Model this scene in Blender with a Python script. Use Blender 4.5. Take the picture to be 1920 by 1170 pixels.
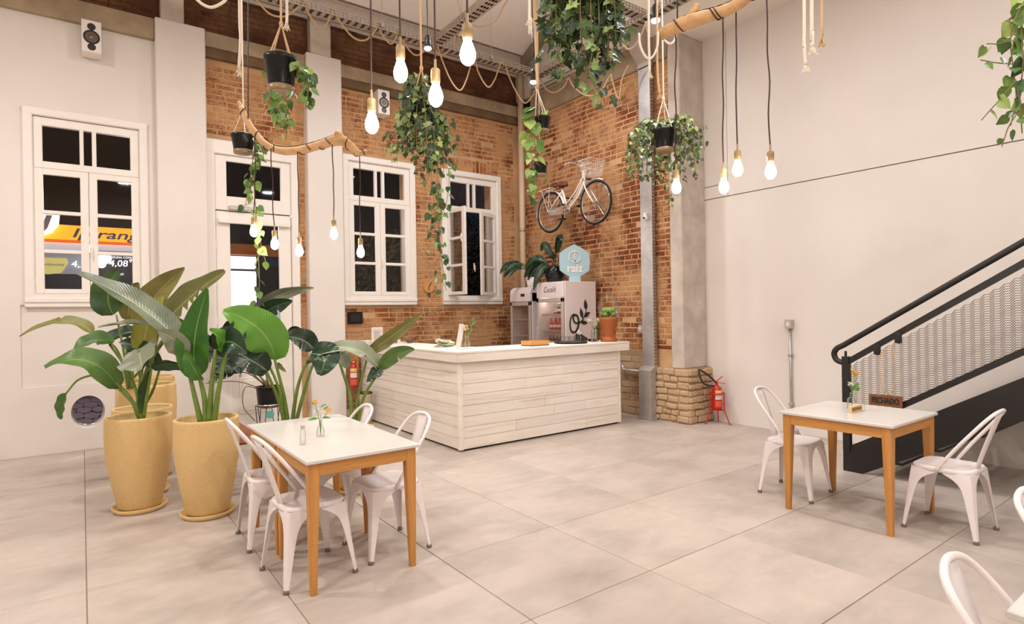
import bpy, bmesh, math, random
from mathutils import Vector, Matrix, noise
S = bpy.context.scene
for o in list(bpy.data.objects): bpy.data.objects.remove(o)
COL = S.collection
R = math.radians
PI = math.pi

# ---------------------------------------------------------------- camera, world, lights, exposure
cam = bpy.data.objects.new('camera', bpy.data.cameras.new('camera'))
COL.objects.link(cam)
cam.data.sensor_width = 36.0
cam.data.lens = 20.556
cam.data.clip_start = 0.05
cam.matrix_world = Matrix(((0.8057, 0.0132, -0.5922, 0), (-0.5922, -0.0096, -0.8057, 0), (-0.0163, 0.9999, 0.0, 1.55), (0, 0, 0, 1)))
S.camera = cam
w = bpy.data.worlds.new('night'); S.world = w; w.use_nodes = True
w.node_tree.nodes['Background'].inputs[0].default_value = (0.012, 0.014, 0.022, 1)
w.node_tree.nodes['Background'].inputs[1].default_value = 1.0
S.cycles.transparent_max_bounces = 32
S.view_settings.view_transform = 'Standard'
S.view_settings.look = 'None'
S.view_settings.gamma = 1.0
S.view_settings.use_curve_mapping = False
S.view_settings.exposure = -0.52

def lamp(name, kind, loc, energy, col, size=0.2, target=None, spot=None, blend=0.5):
    l = bpy.data.lights.new(name, kind); l.energy = energy; l.color = col
    if kind == 'AREA': l.shape = 'DISK'; l.size = size
    else: l.shadow_soft_size = size
    if kind == 'SPOT': l.spot_size = R(spot or 60); l.spot_blend = blend
    o = bpy.data.objects.new(name, l); COL.objects.link(o); o.location = loc
    d = Vector(target if target else (loc[0], loc[1], 0)) - Vector(loc)
    o.rotation_euler = d.to_track_quat('-Z', 'Y').to_euler()
    return o
WARM = (1.0, 0.80, 0.60)
NEUT = (1.0, 0.965, 0.925)
COOL = (0.985, 0.985, 1.0)
# ceiling lamps of the hall (hung from the cable trays, above the frame)
for x, y, e in ((-2.5, 1.5, 165), (-1.6, 5.4, 165), (2.0, 0.8, 85), (1.8, 5.4, 92), (4.2, 2.4, 65), (4.6, -1.5, 115), (1.0, -2.2, 125), (4.6, 6.2, 88)):
    lamp('ceiling_lamp', 'AREA', (x, y, 5.3), e, NEUT if x < 2.5 else COOL, 0.3)

# added unseen lamps at tray height, only to brighten the roof sheets
for x, y in ((1.6, 4.6), (4.6, 4.9), (4.0, 1.5)):
    lamp('added_roof_light', 'AREA', (x, y, 5.75), 45, NEUT, 0.25, (x, y + .6, 8))

# ---------------------------------------------------------------- materials
def C(r, g, b):
    f = lambda c: ((c / 255 + 0.055) / 1.055) ** 2.4 if c > 10 else c / 255 / 12.92
    return (f(r), f(g), f(b), 1)
class NT:
    def __init__(s, name):
        s.m = bpy.data.materials.new(name); s.m.use_nodes = True
        s.t = s.m.node_tree; s.b = s.t.nodes['Principled BSDF']; s.out = s.t.nodes['Material Output']
    def n(s, typ, **k):
        x = s.t.nodes.new(typ)
        for a, v in k.items():
            if a in x.inputs: x.inputs[a].default_value = v
            else: setattr(x, a, v)
        return x
    def l(s, a, b): s.t.links.new(a, b)
    def ramp(s, fac, stops):
        r = s.n('ShaderNodeValToRGB'); e = r.color_ramp.elements
        while len(e) < len(stops): e.new(0.5)
        for q, (p, c) in zip(e, stops): q.position = p; q.color = c
        s.l(fac, r.inputs[0]); return r.outputs[0]
    def mix(s, fac, a, b, mode='MIX'):
        x = s.n('ShaderNodeMix', data_type='RGBA', blend_type=mode)
        for v, i in ((fac, 0), (a, 6), (b, 7)):
            if hasattr(v, 'links'): s.l(v, x.inputs[i])
            else: x.inputs[i].default_value = v
        return x.outputs[2]
    def noise(s, scale, detail=4, vec=None, rough=0.55):
        x = s.n('ShaderNodeTexNoise', Scale=scale, Detail=detail, Roughness=rough)
        if vec: s.l(vec, x.inputs['Vector'])
        return x.outputs['Fac']
    def pos(s, scale=None):
        g = s.n('ShaderNodeNewGeometry').outputs['Position']
        if not scale: return g
        m = s.n('ShaderNodeMapping'); m.inputs['Scale'].default_value = scale
        s.l(g, m.inputs['Vector']); return m.outputs[0]
    def bump(s, h, dist=0.01, st=0.4):
        b = s.n('ShaderNodeBump', Strength=st, Distance=dist); s.l(h, b.inputs['Height']); s.l(b.outputs[0], s.b.inputs['Normal'])
def mul(c, k): return (c[0] * k, c[1] * k, c[2] * k, 1)
def plain(name, col, rough=0.5, metal=0.0, var=0.0, scale=6.0, bump=0.0, spec=None, stretch=None):
    q = NT(name); q.b.inputs['Roughness'].default_value = rough; q.b.inputs['Metallic'].default_value = metal
    q.b.inputs['Base Color'].default_value = col
    if spec is not None: q.b.inputs['Specular IOR Level'].default_value = spec
    if var or bump:
        f = q.noise(scale, 5, q.pos(stretch or (1, 1, 1)))
        if var: q.l(q.ramp(f, [(0.3, mul(col, 1 - var)), (0.7, mul(col, 1 + var * 0.6))]), q.b.inputs['Base Color'])
        if bump: q.bump(f, 0.01, bump)
    return q.m
def emit(name, col, st):
    q = NT(name); q.b.inputs['Base Color'].default_value = col
    q.b.inputs['Emission Color'].default_value = col; q.b.inputs['Emission Strength'].default_value = st
    return q.m
def glass(name, tint=(1, 1, 1, 1), refl=0.5):
    q = NT(name); q.t.nodes.remove(q.b)
    t = q.n('ShaderNodeBsdfTransparent'); t.inputs[0].default_value = tint
    g = q.n('ShaderNodeBsdfGlossy', Roughness=0.02); f = q.n('ShaderNodeFresnel', IOR=1.45)
    ma = q.n('ShaderNodeMath', operation='MULTIPLY_ADD'); q.l(f.outputs[0], ma.inputs[0]); ma.inputs[1].default_value = refl; ma.inputs[2].default_value = 0.0
    x = q.n('ShaderNodeMixShader'); q.l(ma.outputs[0], x.inputs[0]); q.l(t.outputs[0], x.inputs[1]); q.l(g.outputs[0], x.inputs[2])
    q.l(x.outputs[0], q.out.inputs[0]); return q.m

def m_plaster(name, col, st=0.10):
    q = NT(name); f = q.noise(0.9, 6, q.pos()); g = q.noise(30, 4, q.pos())
    q.l(q.ramp(f, [(0.3, mul(col, 0.95)), (0.7, mul(col, 1.03))]), q.b.inputs['Base Color'])
    q.b.inputs['Roughness'].default_value = 0.85; q.bump(g, 0.006, st); return q.m
def m_brick(name, a, b, smear, amount, dark):
    q = NT(name); at = q.n('ShaderNodeAttribute', attribute_name='tint').outputs['Fac']
    base = q.ramp(at, [(0.0, mul(a, 0.72)), (0.35, a), (0.7, b), (1.0, dark)])
    fine = q.noise(38, 5, q.pos()); big = q.noise(2.2, 5, q.pos())
    base = q.mix(q.ramp(fine, [(0.35, (0, 0, 0, 1)), (0.75, (.55, .55, .55, 1))]), base, mul(a, 0.75))
    mm = q.n('ShaderNodeMath', operation='MULTIPLY_ADD'); q.l(fine, mm.inputs[0]); mm.inputs[1].default_value = 0.45; q.l(big, mm.inputs[2])
    k = q.ramp(mm.outputs[0], [(0.80 - amount, (0, 0, 0, 1)), (0.95 - amount * 0.75, (.85, .85, .85, 1))])
    q.l(q.mix(k, base, smear), q.b.inputs['Base Color']); q.b.inputs['Roughness'].default_value = 0.9
    q.bump(fine, 0.012, 0.5); return q.m
def m_mortar(name, col):
    q = NT(name); f = q.noise(2.5, 6, q.pos()); g = q.noise(45, 4, q.pos())
    q.l(q.ramp(f, [(0.3, mul(col, 0.72)), (0.7, mul(col, 1.1))]), q.b.inputs['Base Color']); q.b.inputs['Roughness'].default_value = 0.95
    q.bump(g, 0.015, 0.6); return q.m
def m_tile():
    q = NT('porcelain_tile'); ob = q.n('ShaderNodeObjectInfo').outputs['Random']
    m = q.n('ShaderNodeMapping'); m.inputs['Scale'].default_value = (1, 1.7, 1)
    q.l(q.n('ShaderNodeNewGeometry').outputs['Position'], m.inputs['Vector'])
    cb = q.n('ShaderNodeCombineXYZ'); 
    mm = q.n('ShaderNodeMath', operation='MULTIPLY'); q.l(ob, mm.inputs[0]); mm.inputs[1].default_value = 40
    q.l(mm.outputs[0], cb.inputs[2]); q.l(cb.outputs[0], m.inputs['Location'])
    f = q.noise(1.6, 6, m.outputs[0], 0.6); g = q.noise(9, 5, m.outputs[0])
    c = C(187, 174, 164)
    a = q.ramp(f, [(0.28, mul(c, 0.76)), (0.5, c), (0.75, mul(c, 1.13))])
    a = q.mix(q.ramp(g, [(0.45, (0, 0, 0, 1)), (0.75, (.3, .3, .3, 1))]), a, mul(c, 0.84))
    hs = q.n('ShaderNodeHueSaturation'); mr = q.n('ShaderNodeMapRange'); q.l(ob, mr.inputs[0]); mr.inputs[3].default_value = 0.94; mr.inputs[4].default_value = 1.05
    q.l(mr.outputs[0], hs.inputs['Value']); q.l(a, hs.inputs['Color']); q.l(hs.outputs[0], q.b.inputs['Base Color'])
    q.l(q.ramp(g, [(0.3, (.34, .34, .34, 1)), (0.7, (.5, .5, .5, 1))]), q.b.inputs['Roughness']); return q.m
def m_wood(name, col, axis=2, dark=0.72, rough=0.45, sc=14):
    q = NT(name); v = [1.0, 1.0, 1.0]; v[axis] = 0.06
    f = q.noise(sc * 2.2, 6, q.pos(tuple(v)), 0.65); g = q.noise(sc * 9, 3, q.pos(tuple(v)))
    a = q.ramp(f, [(0.32, mul(col, dark)), (0.6, col), (0.8, mul(col, 1.12))])
    q.l(q.mix(q.ramp(g, [(0.5, (0, 0, 0, 1)), (0.75, (.35, .35, .35, 1))]), a, mul(col, dark * 0.85)), q.b.inputs['Base Color'])
    q.b.inputs['Roughness'].default_value = rough; q.bump(f, 0.004, 0.2); return q.m
def m_wash(name, axis):
    q = NT(name); v = [1.0, 1.0, 1.0]; v[axis] = 0.05; ob = q.n('ShaderNodeObjectInfo').outputs['Random']
    f = q.noise(26, 6, q.pos(tuple(v)), 0.65); g = q.noise(2.3, 4, q.pos())
    c = C(243, 234, 225)
    a = q.ramp(f, [(0.30, C(220, 200, 180)), (0.45, mul(c, 0.95)), (0.62, c), (0.8, mul(c, 1.06))])
    a = q.mix(q.ramp(g, [(0.5, (0, 0, 0, 1)), (0.8, (.45, .45, .45, 1))]), a, C(232, 208, 180))
    hs = q.n('ShaderNodeHueSaturation'); mr = q.n('ShaderNodeMapRange'); q.l(ob, mr.inputs[0]); mr.inputs[3].default_value = 0.93; mr.inputs[4].default_value = 1.06
    q.l(mr.outputs[0], hs.inputs['Value']); q.l(a, hs.inputs['Color']); q.l(hs.outputs[0], q.b.inputs['Base Color'])
    q.b.inputs['Roughness'].default_value = 0.6; q.bump(f, 0.004, 0.25); return q.m
def m_leaf(name, a, b, rib, rough=0.35, veins=True, back=None):
    q = NT(name); uv = q.n('ShaderNodeUVMap').outputs[0]; sp = q.n('ShaderNodeSeparateXYZ'); q.l(uv, sp.inputs[0])
    ob = q.n('ShaderNodeObjectInfo').outputs['Random']
    f = q.noise(5, 4, q.pos()); mm = q.n('ShaderNodeMath', operation='MULTIPLY_ADD'); q.l(ob, mm.inputs[0]); mm.inputs[1].default_value = 0.6; q.l(f, mm.inputs[2])
    col = q.ramp(mm.outputs[0], [(0.45, a), (1.0, b)])
    if veins:
        ab = q.n('ShaderNodeMath', operation='ABSOLUTE'); sb = q.n('ShaderNodeMath', operation='SUBTRACT'); q.l(sp.outputs[0], sb.inputs[0]); sb.inputs[1].default_value = 0.5; q.l(sb.outputs[0], ab.inputs[0])
        cb = q.n('ShaderNodeMath', operation='MULTIPLY_ADD'); q.l(ab.outputs[0], cb.inputs[0]); cb.inputs[1].default_value = -0.35; q.l(sp.outputs[1], cb.inputs[2])
        si = q.n('ShaderNodeMath', operation='MULTIPLY'); q.l(cb.outputs[0], si.inputs[0]); si.inputs[1].default_value = 210
        s2 = q.n('ShaderNodeMath', operation='SINE'); q.l(si.outputs[0], s2.inputs[0])
        col = q.mix(q.ramp(s2.outputs[0], [(0.2, (0, 0, 0, 1)), (1.0, (.22, .22, .22, 1))]), col, mul(b, 1.35))
        col = q.mix(q.ramp(ab.outputs[0], [(0.008, (1, 1, 1, 1)), (0.026, (0, 0, 0, 1))]), col, rib)
        q.bump(s2.outputs[0], 0.004, 0.25)
    if back:
        bf = q.n('ShaderNodeNewGeometry').outputs['Backfacing']; col = q.mix(bf, col, back)
    q.l(col, q.b.inputs['Base Color']); q.b.inputs['Roughness'].default_value = rough
    return q.m

M = {}
M['plaster'] = m_plaster('white_plaster', C(230, 221, 214))
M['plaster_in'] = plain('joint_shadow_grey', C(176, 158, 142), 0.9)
M['paint'] = plain('white_gloss_paint', C(238, 230, 222), 0.4, var=0.02)
M['brick_r'] = m_brick('brick_red', C(122, 56, 24), C(150, 78, 34), C(198, 148, 102), 0.19, C(84, 48, 32))
M['brick_a'] = m_brick('brick_washed', C(128, 62, 27), C(158, 86, 40), C(200, 152, 106), 0.23, C(94, 52, 32))
M['brick_d'] = m_brick('brick_unlit', C(84, 48, 27), C(104, 62, 36), C(120, 84, 55), 0.16, C(58, 36, 24))  # weak light above the beam is put into this darker brick colour
M['brick_p'] = m_brick('brick_plinth', C(128, 88, 54), C(164, 122, 82), C(200, 170, 136), 0.30, C(84, 58, 40))
M['mortar'] = m_mortar('lime_mortar', C(206, 164, 120))
M['mortar_d'] = m_mortar('unlit_mortar', C(96, 62, 40))  # joints darkened to match, shade of the upper wall put into the colour
M['mortar_p'] = m_mortar('plinth_mortar', C(186, 156, 120))
M['conc'] = plain('concrete', C(200, 187, 175), 0.9, var=0.22, scale=4, bump=0.35)
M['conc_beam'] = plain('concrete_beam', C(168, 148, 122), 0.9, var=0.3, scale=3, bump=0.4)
M['conc_dark'] = plain('concrete_dark_band', C(116, 92, 66), 0.9, var=0.3, scale=4, bump=0.4)  # darker tone for the band along the lower edge of the beam
M['tile'] = m_tile()
M['grout'] = plain('grout', C(150, 128, 110), 0.95)
M['ceil'] = plain('roof_sheet', C(238, 228, 218), 0.8, var=0.03)
M['purlin'] = plain('grey_steel', C(140, 124, 110), 0.55, 0.3, var=0.08)
M['gal'] = plain('galvanised_steel', C(190, 186, 184), 0.35, 0.55, var=0.15, scale=9)
M['galp'] = plain('galvanised_tray', C(190, 178, 166), 0.5, 0.35, var=0.1, scale=9)
M['black'] = plain('black_paint', C(26, 22, 21), 0.45)
M['blackp'] = plain('black_plastic', C(17, 15, 15), 0.3, spec=.35)
M['dark'] = plain('dark_gap', C(40, 30, 26), 0.9)
M['glass'] = glass('window_glass')
M['cglass'] = glass('clear_glass', (0.985, 0.99, 0.985, 1), 0.45)
M['dglass'] = glass('dome_glass', (.98, .99, .98, 1), 0.5)
M['wash_x'] = m_wash('whitewashed_board_along_front', 0)
M['wash_y'] = m_wash('whitewashed_board_along_side', 1)
M['wood_z'] = m_wood('oak_leg', C(205, 142, 72), 2)
M['wood_x'] = m_wood('oak_rail_x', C(208, 146, 76), 0)
M['wood_y'] = m_wood('oak_rail_y', C(208, 146, 76), 1)
M['wood_d'] = m_wood('brown_board', C(136, 82, 44), 0)
M['pallet'] = m_wood('stained_slat', C(150, 84, 54), 0)
M['branch'] = m_wood('driftwood', C(212, 166, 116), 0, 0.75, 0.6, 8)
M['top'] = plain('white_table_top', C(214, 208, 203), 0.25, var=0.015)
M['chair'] = plain('white_enamel', C(236, 227, 226), 0.3, var=0.01)
M['rubber'] = plain('dark_rubber', C(120, 106, 98), 0.8)
M['clay'] = plain('ochre_fibre_clay', C(222, 188, 130), 0.85, var=0.07, scale=60, bump=0.15)
M['soil'] = plain('soil', C(58, 38, 26), 1.0, var=0.4, scale=40, bump=0.8)
M['terra'] = plain('terracotta', C(164, 88, 40), 0.6, var=0.08)
M['rope'] = plain('jute_rope', C(214, 178, 138), 0.9, var=0.15, scale=120, bump=0.5)
M['ropew'] = plain('cotton_rope', C(238, 224, 206), 0.9, var=0.1, scale=120, bump=0.5)
M['cord'] = plain('brown_cord', C(58, 36, 28), 0.7)
M['brass'] = plain('aged_brass', C(150, 126, 92), 0.5, 0.3)
M['bulb'] = emit('lit_bulb', (1.0, 0.86, 0.66, 1), 120.0)
M['spotglow'] = emit('lit_spot_lens', (0.95, 0.97, 1.0, 1), 45.0)
M['red'] = plain('red_enamel', C(196, 36, 28), 0.3)
M['paper'] = plain('white_paper', C(232, 224, 216), 0.7)
M['chrome'] = plain('chrome', C(210, 205, 200), 0.18, 0.9)
M['silver'] = plain('silver_panel', C(196, 184, 174), 0.35, 0.35)
M['pink'] = plain('white_fridge_paint', C(226, 212, 210), 0.4)
M['bikew'] = plain('bike_white', C(238, 226, 216), 0.3)
M['tan'] = plain('brown_leather', C(110, 58, 34), 0.5)
M['leaf_b'] = m_leaf('banana_leaf', C(30, 60, 26), C(80, 112, 44), C(112, 140, 70), 0.38)
M['leaf_g'] = m_leaf('bright_leaf', C(44, 98, 26), C(92, 146, 44), C(132, 170, 76), 0.36)
M['leaf_o'] = m_leaf('olive_leaf', C(92, 96, 44), C(136, 130, 70), C(182, 170, 108), 0.45)
M['leaf_s'] = m_leaf('silver_leaf', C(86, 96, 78), C(134, 140, 116), C(180, 178, 140), 0.35)
M['leaf_d'] = m_leaf('dark_leaf', C(14, 34, 22), C(36, 62, 38), C(120, 140, 90), 0.25)
M['leaf_y'] = m_leaf('yellow_leaf', C(150, 150, 62), C(190, 184, 100), C(205, 200, 130), 0.45)
M['stem'] = plain('leaf_stalk', C(112, 136, 56), 0.45, var=0.2, scale=12)
M['vine'] = plain('vine_stem', C(120, 104, 62), 0.6)
M['pothos'] = m_leaf('pothos_leaf', C(36, 72, 30), C(112, 146, 66), C(170, 186, 110), 0.35, False)
M['pothos_l'] = m_leaf('pale_pothos_leaf', C(84, 120, 50), C(170, 188, 104), C(190, 200, 130), 0.38, False)
M['ivy'] = m_leaf('ivy_leaf', C(34, 54, 34), C(92, 112, 62), C(140, 150, 90), 0.42, False)
M['ivy_d'] = m_leaf('deep_ivy_leaf', C(22, 44, 22), C(72, 98, 42), C(140, 150, 90), 0.42, False)
M['ivy_l'] = m_leaf('light_ivy_leaf', C(110, 136, 74), C(176, 186, 116), C(140, 150, 90), 0.42, False)

# ---------------------------------------------------------------- mesh helpers
def root_of(o):
    while o.parent: o = o.parent
    return o
def tag(o, label=None, cat=None, group=None, kind=None):
    if label: o['label'] = label
    if cat: o['category'] = cat
    if group: o['group'] = group
    if kind: o['kind'] = kind
    return o
def empty(name, loc, label, cat, group=None, kind=None):
    o = bpy.data.objects.new(name, None); COL.objects.link(o); o.location = loc; o.empty_display_size = 0.1
    return tag(o, label, cat, group, kind)
def copy_tree(o, parent=None):
    c = o.copy(); COL.objects.link(c)
    if parent: c.parent = parent
    for ch in list(o.children): copy_tree(ch, c)
    return c
def smooth_path(pts, k=6):
    P = [Vector(p) for p in pts]
    if len(P) < 3: return P
    out = []
    for i in range(len(P) - 1):
        a = P[i - 1] if i else P[0] * 2 - P[1]; b = P[i]; c = P[i + 1]; d = P[i + 2] if i + 2 < len(P) else P[-1] * 2 - P[-2]
        for j in range(k):
            t = j / k
            out.append(0.5 * ((2 * b) + (c - a) * t + (2 * a - 5 * b + 4 * c - d) * t * t + (3 * b - a - 3 * c + d) * t ** 3))
    return out + [P[-1]]
class MB:
    def __init__(s): s.v = []; s.f = []; s.uv = None; s.tint = None
    def add(s, vs, fs):
        n = len(s.v); s.v += [tuple(v) for v in vs]; s.f += [tuple(i + n for i in f) for f in fs]; return s
    def box(s, x0, x1, y0, y1, z0, z1):
        return s.add([(x0, y0, z0), (x1, y0, z0), (x1, y1, z0), (x0, y1, z0), (x0, y0, z1), (x1, y0, z1), (x1, y1, z1), (x0, y1, z1)],
                     [(0, 3, 2, 1), (4, 5, 6, 7), (0, 1, 5, 4), (1, 2, 6, 5), (2, 3, 7, 6), (3, 0, 4, 7)])
    def bbox(s, x0, x1, y0, y1, z0, z1, b=0.004):
        b = min(b, (x1 - x0) * .45, (y1 - y0) * .45, (z1 - z0) * .45); X = (x0, x1); Y = (y0, y1); Z = (z0, z1)
        vs = []; idx = {}
        for i in (0, 1):
            for j in (0, 1):
                for k in (0, 1):
                    si, sj, sk = (1 - 2 * i) * b, (1 - 2 * j) * b, (1 - 2 * k) * b
                    for a in range(3):
                        p = [X[i] + si, Y[j] + sj, Z[k] + sk]; p[a] = (X[i], Y[j], Z[k])[a]
                        idx[i, j, k, a] = len(vs); vs.append(p)
        fs = []
        for i in (0, 1):
            q = [idx[i, 0, 0, 0], idx[i, 1, 0, 0], idx[i, 1, 1, 0], idx[i, 0, 1, 0]]; fs.append(q if i else q[::-1])
            q = [idx[0, i, 0, 1], idx[1, i, 0, 1], idx[1, i, 1, 1], idx[0, i, 1, 1]]; fs.append(q[::-1] if i else q)
            q = [idx[0, 0, i, 2], idx[1, 0, i, 2], idx[1, 1, i, 2], idx[0, 1, i, 2]]; fs.append(q if i else q[::-1])
        for i in (0, 1):
            for j in (0, 1):
                fs.append([idx[i, j, 0, 0], idx[i, j, 1, 0], idx[i, j, 1, 1], idx[i, j, 0, 1]])
                fs.append([idx[i, 0, j, 0], idx[i, 1, j, 0], idx[i, 1, j, 2], idx[i, 0, j, 2]])
                fs.append([idx[0, i, j, 1], idx[1, i, j, 1], idx[1, i, j, 2], idx[0, i, j, 2]])
                for k in (0, 1): fs.append([idx[i, j, k, 0], idx[i, j, k, 1], idx[i, j, k, 2]])
        return s.add(vs, fs)
    def bar(s, a, b, w, h, up=(0, 0, 1), w2=None, h2=None):
        a = Vector(a); b = Vector(b); d = (b - a).normalized(); x = d.cross(Vector(up))
        if x.length < 1e-4: x = d.cross(Vector((0, 1, 0)))
        x.normalize(); y = x.cross(d); w2 = w if w2 is None else w2; h2 = h if h2 is None else h2; vs = []
        for p, ww, hh in ((a, w, h), (b, w2, h2)):
            for i, j in ((-1, -1), (1, -1), (1, 1), (-1, 1)): vs.append(p + x * (i * ww / 2) + y * (j * hh / 2))
        return s.add(vs, [(0, 1, 2, 3), (7, 6, 5, 4), (0, 4, 5, 1), (1, 5, 6, 2), (2, 6, 7, 3), (3, 7, 4, 0)])
    def tube(s, pts, r, n=8, close=False):
        P = [Vector(p) for p in pts]; L = len(P)
        rr = r if isinstance(r, (list, tuple)) else [r] * L
        vs = []; fs = []; ref = None
        for i, p in enumerate(P):
            if close: t = P[(i + 1) % L] - P[i - 1]
            else: t = P[min(i + 1, L - 1)] - P[max(i - 1, 0)]
            t.normalize()
            if ref is None: ref = Vector((0, 0, 1)) if abs(t.z) < .9 else Vector((1, 0, 0))
            u = ref - t * ref.dot(t)
            if u.length < 1e-5: u = t.orthogonal()
            u.normalize(); ref = u; v = t.cross(u)
            for k in range(n):
                a = 2 * PI * k / n; vs.append(p + (u * math.cos(a) + v * math.sin(a)) * rr[i])
        m = L if close else L - 1
        for i in range(m):
            j = (i + 1) % L
            for k in range(n):
                k2 = (k + 1) % n; fs.append((i * n + k, i * n + k2, j * n + k2, j * n + k))
        if not close: fs.append(tuple(range(n))[::-1]); fs.append(tuple((L - 1) * n + k for k in range(n)))
        return s.add(vs, fs)
    def lathe(s, prof, n=24, c=(0, 0, 0), sx=1, sy=1):
        vs = []; fs = []
        for r, z in prof:
            for k in range(n):
                a = 2 * PI * k / n; vs.append((c[0] + r * sx * math.cos(a), c[1] + r * sy * math.sin(a), c[2] + z))
        for i in range(len(prof) - 1):
            for k in range(n):
                k2 = (k + 1) % n; fs.append((i * n + k, i * n + k2, (i + 1) * n + k2, (i + 1) * n + k))
        if prof[0][0] > 1e-4: fs.append(tuple(range(n))[::-1])
        if prof[-1][0] > 1e-4: fs.append(tuple((len(prof) - 1) * n + k for k in range(n)))
        return s.add(vs, fs)
    def ball(s, c, r, n=10, sz=(1, 1, 1)):
        m = max(4, n // 2); prof = [(max(1e-5, r * math.sin(PI * i / m)), -r * math.cos(PI * i / m)) for i in range(m + 1)]
        k = len(s.v); s.lathe(prof, n)
        for i in range(k, len(s.v)):
            v = s.v[i]; s.v[i] = (c[0] + v[0] * sz[0], c[1] + v[1] * sz[1], c[2] + v[2] * sz[2])
        return s
    def disc(s, c, axis, r, h, n=24, r2=None):
        a = Vector(axis).normalized(); c = Vector(c); return s.tube([c, c + a * h], [r, r if r2 is None else r2], n)
    def prism(s, poly, ax, a, b):
        n = len(poly)
        def P(p, q): return {'x': (q, p[0], p[1]), 'y': (p[0], q, p[1]), 'z': (p[0], p[1], q)}[ax]
        return s.add([P(p, a) for p in poly] + [P(p, b) for p in poly],
                     [tuple(range(n))[::-1], tuple(range(n, 2 * n))] + [(i, (i + 1) % n, n + (i + 1) % n, n + i) for i in range(n)])
    def xf(s, m, k=0):
        for i in range(k, len(s.v)): s.v[i] = tuple(m @ Vector(s.v[i]))
        return s
    def build(s, name, mat, parent=None, smooth=False, keep=False):
        me = bpy.data.meshes.new(name)
        if parent: off = root_of(parent).location.copy()
        elif keep: off = Vector((0, 0, 0))
        else:
            lo = [min(v[i] for v in s.v) for i in range(3)]; hi = [max(v[i] for v in s.v) for i in range(3)]
            off = Vector(((lo[0] + hi[0]) / 2, (lo[1] + hi[1]) / 2, lo[2]))
        me.from_pydata([(v[0] - off.x, v[1] - off.y, v[2] - off.z) for v in s.v], [], s.f)
        bm = bmesh.new(); bm.from_mesh(me); bmesh.ops.recalc_face_normals(bm, faces=bm.faces); bm.to_mesh(me); bm.free()
        if smooth: me.polygons.foreach_set('use_smooth', [True] * len(me.polygons))
        if s.uv:
            u = me.uv_layers.new(name='UVMap'); d = u.data
            for l in me.loops: d[l.index].uv = s.uv[l.vertex_index]
        if s.tint:
            a = me.attributes.new('tint', 'FLOAT', 'POINT'); a.data.foreach_set('value', s.tint)
        if mat: me.materials.append(M[mat] if isinstance(mat, str) else mat)
        if smooth == 2:
            me.set_sharp_from_angle(angle=R(40))
        o = bpy.data.objects.new(name, me); COL.objects.link(o)
        if parent: o.parent = parent
        else: o.location = off
        return o
def B(*a): return MB().box(*a)
def BB(*a): return MB().bbox(*a)
def holes_boxes(mb, x0, x1, z0, z1, y0, y1, holes, ax='y'):
    xs = sorted({x0, x1} | {min(max(v, x0), x1) for h in holes for v in h[:2]}); zs = sorted({z0, z1} | {min(max(v, z0), z1) for h in holes for v in h[2:]})
    for i in range(len(xs) - 1):
        runs = []
        for j in range(len(zs) - 1):
            cx = (xs[i] + xs[i + 1]) / 2; cz = (zs[j] + zs[j + 1]) / 2
            if any(h[0] < cx < h[1] and h[2] < cz < h[3] for h in holes): continue
            if runs and runs[-1][1] == zs[j]: runs[-1][1] = zs[j + 1]
            else: runs.append([zs[j], zs[j + 1]])
        for a, b in runs:
            if ax == 'y': mb.box(xs[i], xs[i + 1], y0, y1, a, b)
            else: mb.box(y0, y1, xs[i], xs[i + 1], a, b)
def text(name, body, size, mat, parent, loc, rot, depth=0.003, shear=0.0, width=None, bold=0.0):
    c = bpy.data.curves.new(name, 'FONT'); c.body = body; c.size = size; c.extrude = depth; c.shear = shear; c.align_x = 'CENTER'; c.align_y = 'CENTER'; c.resolution_u = 3; c.offset = bold
    t = bpy.data.objects.new(name, c); COL.objects.link(t)
    bpy.context.view_layer.update()
    me = bpy.data.meshes.new_from_object(t.evaluated_get(bpy.context.evaluated_depsgraph_get())); bpy.data.objects.remove(t)
    if width:
        xs = [v.co.x for v in me.vertices]; k = width / max(1e-6, max(xs) - min(xs))
        for v in me.vertices: v.co.x *= k
    me.materials.clear(); me.materials.append(M[mat] if isinstance(mat, str) else mat)
    o = bpy.data.objects.new(name, me); COL.objects.link(o); o.rotation_euler = rot
    if parent: o.parent = parent; o.location = Vector(loc) - root_of(parent).location
    else: o.location = loc
    return o

# ================================================================ SETTING
YA, XB = 8.58, 6.55
# ---- floor: grout slab with porcelain tiles
floor = B(-4.6, 7.25, -4.2, 8.75, -0.12, -0.006).build('floor', 'grout')
tag(floor, 'large pale beige porcelain floor tiles with thin grey joints', 'floor', kind='structure')
tm = {}
def tile(x0, x1, y0, y1):
    k = (round(x1 - x0, 3), round(y1 - y0, 3))
    if k not in tm:
        o = BB(0, k[0], 0, k[1], -0.01, 0, 0.0025).build('tile', 'tile', floor, keep=True); tm[k] = o.data
        for v in o.data.vertices: v.co += floor.location
    else:
        o = bpy.data.objects.new('tile', tm[k]); COL.objects.link(o); o.parent = floor
    o.location = Vector((x0, y0, 0)) - floor.location
for i in range(-5, 8):
    for j in range(-6, 9):
        x0, x1 = max(-4.5, i * .9 + .0025), min(7.05, (i + 1) * .9 - .0025); y0, y1 = max(-4.0, 1.42 + .911 * j + .0025), min(8.56, 1.42 + .911 * (j + 1) - .0025)
        if x1 - x0 > .02 and y1 - y0 > .02: tile(x0, x1, y0, y1)

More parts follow.
